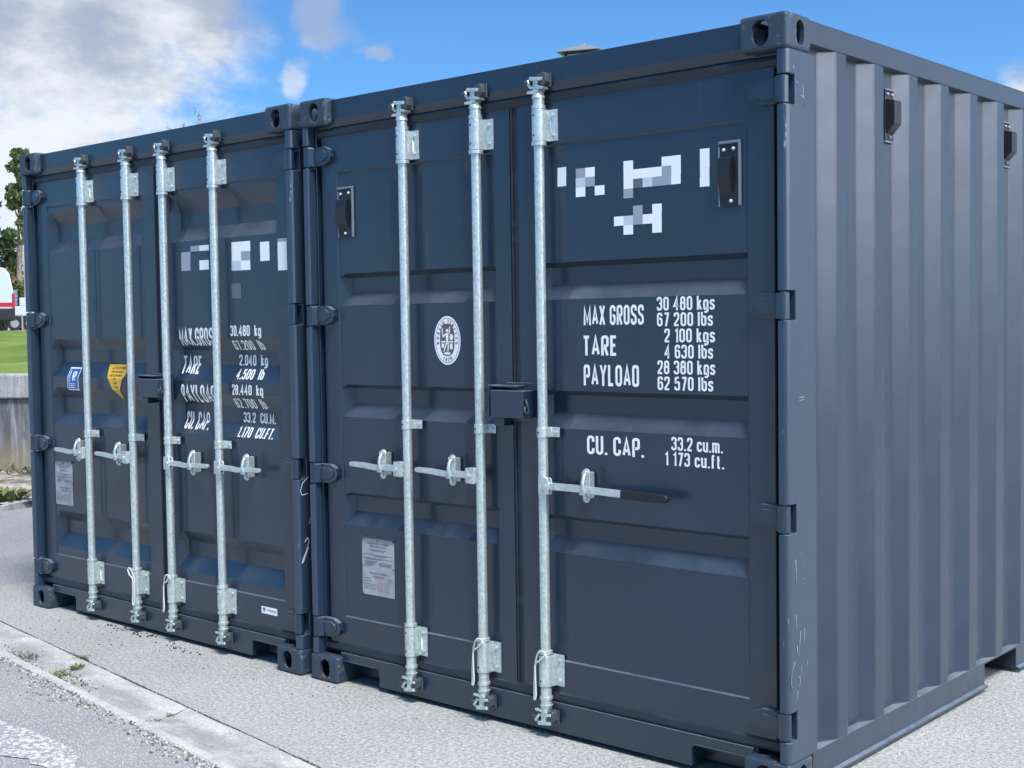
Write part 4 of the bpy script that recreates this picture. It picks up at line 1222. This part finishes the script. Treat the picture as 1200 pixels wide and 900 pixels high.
# weeds and leaf litter at the wall foot
weed(-6.75, 2.10, .04, .16, .16, 200, 'green grassy weed beside the verge kerb at the far left', M_WEED, 8)
weed(-8.6, 3.55, .03, .45, .16, 260, 'dark straggly weeds at the foot of the concrete wall', M_WEEDG, 9)
weed(-9.3, 3.1, .03, .40, .14, 220, 'brown-green weeds along the wall foot at the left frame edge', M_WEED, 10)


def leaves(b, centers, k, size, rn):
    for c, rad in centers:
        for i in range(k):
            v = Vector((rn.gauss(0, 1), rn.gauss(0, 1), rn.gauss(0, 1))).normalized() * (rn.random() ** .45)
            p = Vector(c) + Vector((v.x * rad[0], v.y * rad[1], v.z * rad[2]))
            a = Vector((rn.gauss(0, 1), rn.gauss(0, 1), rn.gauss(0, 1))).normalized(); q = a.orthogonal().normalized()
            s_ = size * rn.uniform(.6, 1.3)
            b.face([p - a * s_, p - q * s_ * .45, p + a * s_, p + q * s_ * .45])


def tree(loc, h, cw, label, mleaf, seed, base=.35, clumps=16, k=150, size=.16, group=None, lean=0, bark=None):
    rn = random.Random(seed)
    T = thing('tree', tuple(loc), 0, label=label, cat='tree', group=group)
    m = MB(); tr = [(lean * t * h * .1 + .1 * math.sin(t * 4 + seed), .08 * math.cos(t * 5 + seed), t * h * .93) for t in [i / 8 for i in range(9)]]
    m.tube(tr, h * .022, 8, h * .005)
    cents = []
    for i in range(clumps):
        t = base + (1 - base) * (i + rn.random()) / clumps
        a = rn.uniform(0, 2 * math.pi); rr = cw * (1.15 - t) * rn.uniform(.45, 1.0) if t < .9 else cw * .12
        cpt = Vector((lean * t * h * .1 + math.cos(a) * rr, math.sin(a) * rr, t * h))
        s0 = Vector((lean * t * h * .1 * .9, 0, t * h * .9))
        m.tube([s0, (s0 + cpt) / 2 + Vector((0, 0, -.02 * h)), cpt], h * .007, 6, h * .002)
        q = cw * rn.uniform(.24, .42); cents.append((cpt, (q, q, q * .62)))
    m.build('trunk', bark or M_BARK, T)
    b = MB(); leaves(b, cents, k, size, rn); b.build('crown', mleaf, T, normals=False)
    return T


def shrub(loc, h, w_, label, mleaf, seed, k=900, size=.14, group=None):
    rn = random.Random(seed)
    T = thing('shrub', tuple(loc), 0, label=label, cat='shrub', group=group)
    m = MB(); cents = []
    for i in range(7):
        a = rn.uniform(0, 6.28); p = Vector((math.cos(a) * w_ * .35 * rn.random(), math.sin(a) * w_ * .35 * rn.random(), h * rn.uniform(.3, .78)))
        m.tube([(p.x * .2, p.y * .2, 0), p * .6, p], .05, 6, .02); cents.append((p, (w_ * .30, w_ * .30, h * .26)))
    m.build('stem', M_BARK, T)
    b = MB(); leaves(b, cents, k // 7, size, rn); b.build('foliage', mleaf, T, normals=False)
    return T


LG = mat('pine_leaf', rough=.7, fn=f_leaf((.035, .065, .025), (.13, .18, .07)), spec=.3)
LD = mat('dark_leaf', rough=.7, fn=f_leaf((.018, .035, .016), (.07, .10, .04)), spec=.3)
LO = mat('rust_leaf', rough=.7, fn=f_leaf((.13, .075, .045), (.30, .18, .12)), spec=.3)
LM = mat('mid_leaf', rough=.7, fn=f_leaf((.05, .09, .03), (.15, .21, .07)), spec=.3)
LP = mat('pale_leaf', rough=.6, fn=f_leaf((.11, .15, .06), (.28, .33, .17)), spec=.3)
PALEB = mat('pale_bark', (.42, .33, .27), .8)
GT = 'trees beyond the lawn'; GS = 'shrubs behind the parked vehicles'
tree(at(-61.75, 66, 1.5), 8.3, 1.15, 'tall dark green tree rising beside the left container edge', LG, 21, base=.50, clumps=14, k=260, size=.13, group=GT)
tree(at(-62.75, 70, 1.5), 6.3, 1.6, 'lower dark tree behind the van at the far left', LD, 22, base=.45, clumps=12, k=220, size=.14, group=GT)
tree(at(-61.55, 62, 1.5), 4.9, .5, 'slender bare pale trunk with a small leafy tip next to the container', LM, 23, base=.75, clumps=5, k=90, size=.10, group=GT, lean=-.8, bark=PALEB)
rn0 = random.Random(9)
for i, (az, dd, hh, ww, mm, lab) in enumerate([
    (-63.4, 66, 3.6, 2.6, LO, 'rust brown shrub behind the van roof'), (-62.55, 65, 3.0, 1.7, LO, 'rust brown shrub left of the slender pale trunk'),
    (-62.1, 66.5, 4.5, 1.6, LM, 'mid green shrub above the rust brown one'), (-61.8, 64.5, 2.5, 1.3, LM, 'low green shrub behind the flatbed trailer'),
    (-61.2, 66, 3.4, 1.6, LO, 'rust brown shrub half hidden by the container edge'), (-62.9, 67, 4.6, 1.6, LD, 'dark green shrub at the left frame edge'),
    (-60.2, 67, 4.2, 2.2, LM, None), (-59.0, 66, 3.4, 2.4, LO, None), (-57.5, 68, 4.0, 3.0, LD, None), (-64.6, 67, 4.2, 2.6, LM, None), (-66.2, 67, 3.8, 2.8, LO, None),
    (-62.45, 63.5, 1.5, 1.3, LD, 'low dark shrub seen under the parked van'), (-62.8, 63.8, 1.6, 1.4, LM, 'low green shrub at the left frame edge behind the van'), (-61.95, 63.6, 1.7, 1.2, LD, 'low dark shrub behind the wheels of the flatbed trailer')]):
    shrub(at(az, dd, 1.5), hh, ww, lab or 'shrub of the row beyond the lawn hidden behind the containers', mm, 40 + i, 1500, .11, GS)
# young tree behind the containers, only its tips show
T = thing('young_tree', tuple(at(-54.75, 22, 1.42)), 0, label='young tree whose pale leafy tips show above the left container', cat='tree')
m = MB(); b = MB(); rn = random.Random(4)
m.tube([(0, 0, 0), (.05, .02, 1.5), (.1, 0, 3.0)], .05, 8, .02)
for i in range(10):
    a = rn.uniform(0, 6.28); hgt = rn.uniform(2.9, 3.60); sp = rn.uniform(.1, .45)
    if i < 5: a = R(35) + (i % 2) * math.pi; sp = .1 + .07 * i; hgt = 3.66 - .08 * i if i % 2 == 0 else 3.5 - .08 * i
    tip = Vector((math.cos(a) * sp, math.sin(a) * sp, hgt)); s0 = Vector((.08, 0, rn.uniform(1.6, 2.5)))
    m.tube([s0, (s0 + tip) / 2 + Vector((math.cos(a) * .06, math.sin(a) * .06, 0)), tip], .012, 6, .003)
    for k in range(70):
        t = rn.uniform(.25, 1.0); p = s0.lerp(tip, t) + Vector((rn.gauss(0, .035), rn.gauss(0, .035), rn.gauss(0, .03)))
        q = Vector((rn.gauss(0, .5), rn.gauss(0, .5), 1)).normalized(); o_ = q.orthogonal().normalized(); s_ = rn.uniform(.018, .034)
        b.face([p, p + q * s_ - o_ * s_ * .35, p + q * s_ * 2, p + q * s_ + o_ * s_ * .35])
m.build('trunk', M_BARK, T); b.build('crown', LP, T, normals=False)

# ---- van seen side on, its rear at the right
VD = at(-62.02, 54, 1.575)
T = thing('parked_van', tuple(VD), math.atan2(-.886, -.463), label='white van with red stripe and black lower side parked at the far left', cat='van')
# local +x runs forward (to the left in the picture), local y to the viewer or away
def wheel(parent, x, y, r):
    wh = MB().cyl((x, y - .1, r), (x, y + .1, r), r, k=24).build('wheel', M_TYRE, parent, bevel=.03)
    MB().cyl((x, y - .106, r), (x, y + .106, r), r * .58, k=20).build('rim', M_RIM, wh)
body = [(.10, .55), (.02, .95), (.04, 1.45), (.16, 2.15), (.34, 2.36), (.7, 2.44), (3.6, 2.44), (4.1, 2.30), (4.75, 1.55), (5.35, 1.25), (5.5, .9), (5.5, .55)]
m = MB(); m.py(body, -.95, .95); m.build('body', M_VAN, T, bevel=.06, seg=3)
m = MB(); m.box(.0, 5.52, -.965, .965, .38, .86); m.build('lower_panel', M_VBLK, T, bevel=.04)
m = MB(); m.box(.06, 5.3, -.958, .958, .90, 1.06); m.build('red_stripe', M_RED, T)
for ya, yb in ((-.975, -.83), (.83, .975)): MB().box(.0, .10, ya, yb, .82, 1.42).build('tail_light', M_RED, T, bevel=.02)
for s_ in (-1, 1): MB().py([(3.55, 1.45), (3.55, 2.05), (4.05, 2.05), (4.5, 1.45)], s_ * .955, s_ * .962).build('side_window', M_GLASS, T)
m = MB(); m.prism([(4.16, 2.22), (4.76, 1.58)], lambda x, z: (x, -.8, z), lambda x, z: (x, .8, z)) if False else m.face([(4.14, -.8, 2.27), (4.14, .8, 2.27), (4.78, .8, 1.56), (4.78, -.8, 1.56)]); m.build('windscreen', M_GLASS, T)
for x in (1.05, 4.6):
    for y in (-.88, .88): wheel(T, x, y, .34)

# ---- flatbed trailer behind the van
TD = at(-62.15, 57.5, 1.575)
T = thing('flatbed_trailer', tuple(TD), math.atan2(.886, .463), label='white flatbed trailer with blue-grey headboard behind the van', cat='trailer')
m = MB(); m.box(-.1, 3.6, -.95, .95, .58, .66); m.box(-.1, 3.6, -.97, -.93, .62, .98); m.box(-.1, 3.6, .93, .97, .62, .98); m.box(3.57, 3.62, -.97, .97, .62, .98)
m.box(.2, 3.4, -.5, -.4, .45, .58); m.box(.2, 3.4, .4, .5, .45, .58)
m.build('load_bed', M_VAN, T, bevel=.015)
m = MB(); m.box(-.14, .22, -.97, .97, 1.0, 1.62)
for k in range(4): m.box(-.16, .24, -.99, .99, 1.03 + k * .15, 1.06 + k * .15)
m.build('headboard', M_SLATE, T, bevel=.01)
MB().box(.30, .62, -.9, .9, .985, 1.32).build('side_box', M_VAN, T, bevel=.02)
for ya, yb in ((-.99, -.93), (.93, .99)): MB().box(.36, .42, ya, yb, .02, .62).build('leg', M_RIM, T)
m = MB(); m.tube([(-.1, 0, .52), (-1.2, 0, .45)], .05, 8); m.build('drawbar', M_RIM, T)
for x in (.10, .68):
    for y in (-.86, .86): wheel(T, x, y, .28)

# ---- square lantern street lamp behind the right container
LP_ = at(-38.0, 14.5, 0)
T = thing('street_lamp', tuple(LP_), R(22), label='grey square lantern street lamp showing above the right container roof', cat='street lamp')
zt = 4.63
m = MB(); m.cyl((0, 0, 0), (0, 0, .35), .11, .085, 16); m.cyl((0, 0, .35), (0, 0, zt - .52), .05, .038, 16); m.cyl((0, 0, zt - .54), (0, 0, zt - .48), .09, .14, 16)
m.build('pole', M_ZINC, T, bevel=.004)
m = MB()
for sx in (-1, 1):
    for sy in (-1, 1): m.tube([(sx * .11, sy * .11, zt - .48), (sx * .165, sy * .165, zt - .10)], .014, 6)
m.box(-.19, .19, -.19, .19, zt - .125, zt - .105)
m.build('lantern_frame', M_LDARK, T)
m = MB()
V = [[m.bm.verts.new((sx * r, sy * r, z)) for sx, sy in ((-1, -1), (1, -1), (1, 1), (-1, 1))] for r, z in ((.105, zt - .475), (.158, zt - .13))]
for j in range(4): m.bm.faces.new((V[0][j], V[0][(j + 1) % 4], V[1][(j + 1) % 4], V[1][j]))
m.build('lantern_glass', M_LGLASS, T)
m = MB()
V = [[m.bm.verts.new((sx * r, sy * r, z)) for sx, sy in ((-1, -1), (1, -1), (1, 1), (-1, 1))] for r, z in ((.17, zt - .104), (.245, zt - .116), (.245, zt - .104), (.12, zt - .045), (.05, zt - .030), (.03, zt - .012))]
for a, b_ in zip(V, V[1:]):
    for j in range(4): m.bm.faces.new((a[j], a[(j + 1) % 4], b_[(j + 1) % 4], b_[j]))
m.bm.faces.new(V[0][::-1]); m.bm.faces.new(V[-1])
m.ball((0, 0, zt - .004), .016)
m.build('lamp_roof', M_ZINC, T, bevel=.003)
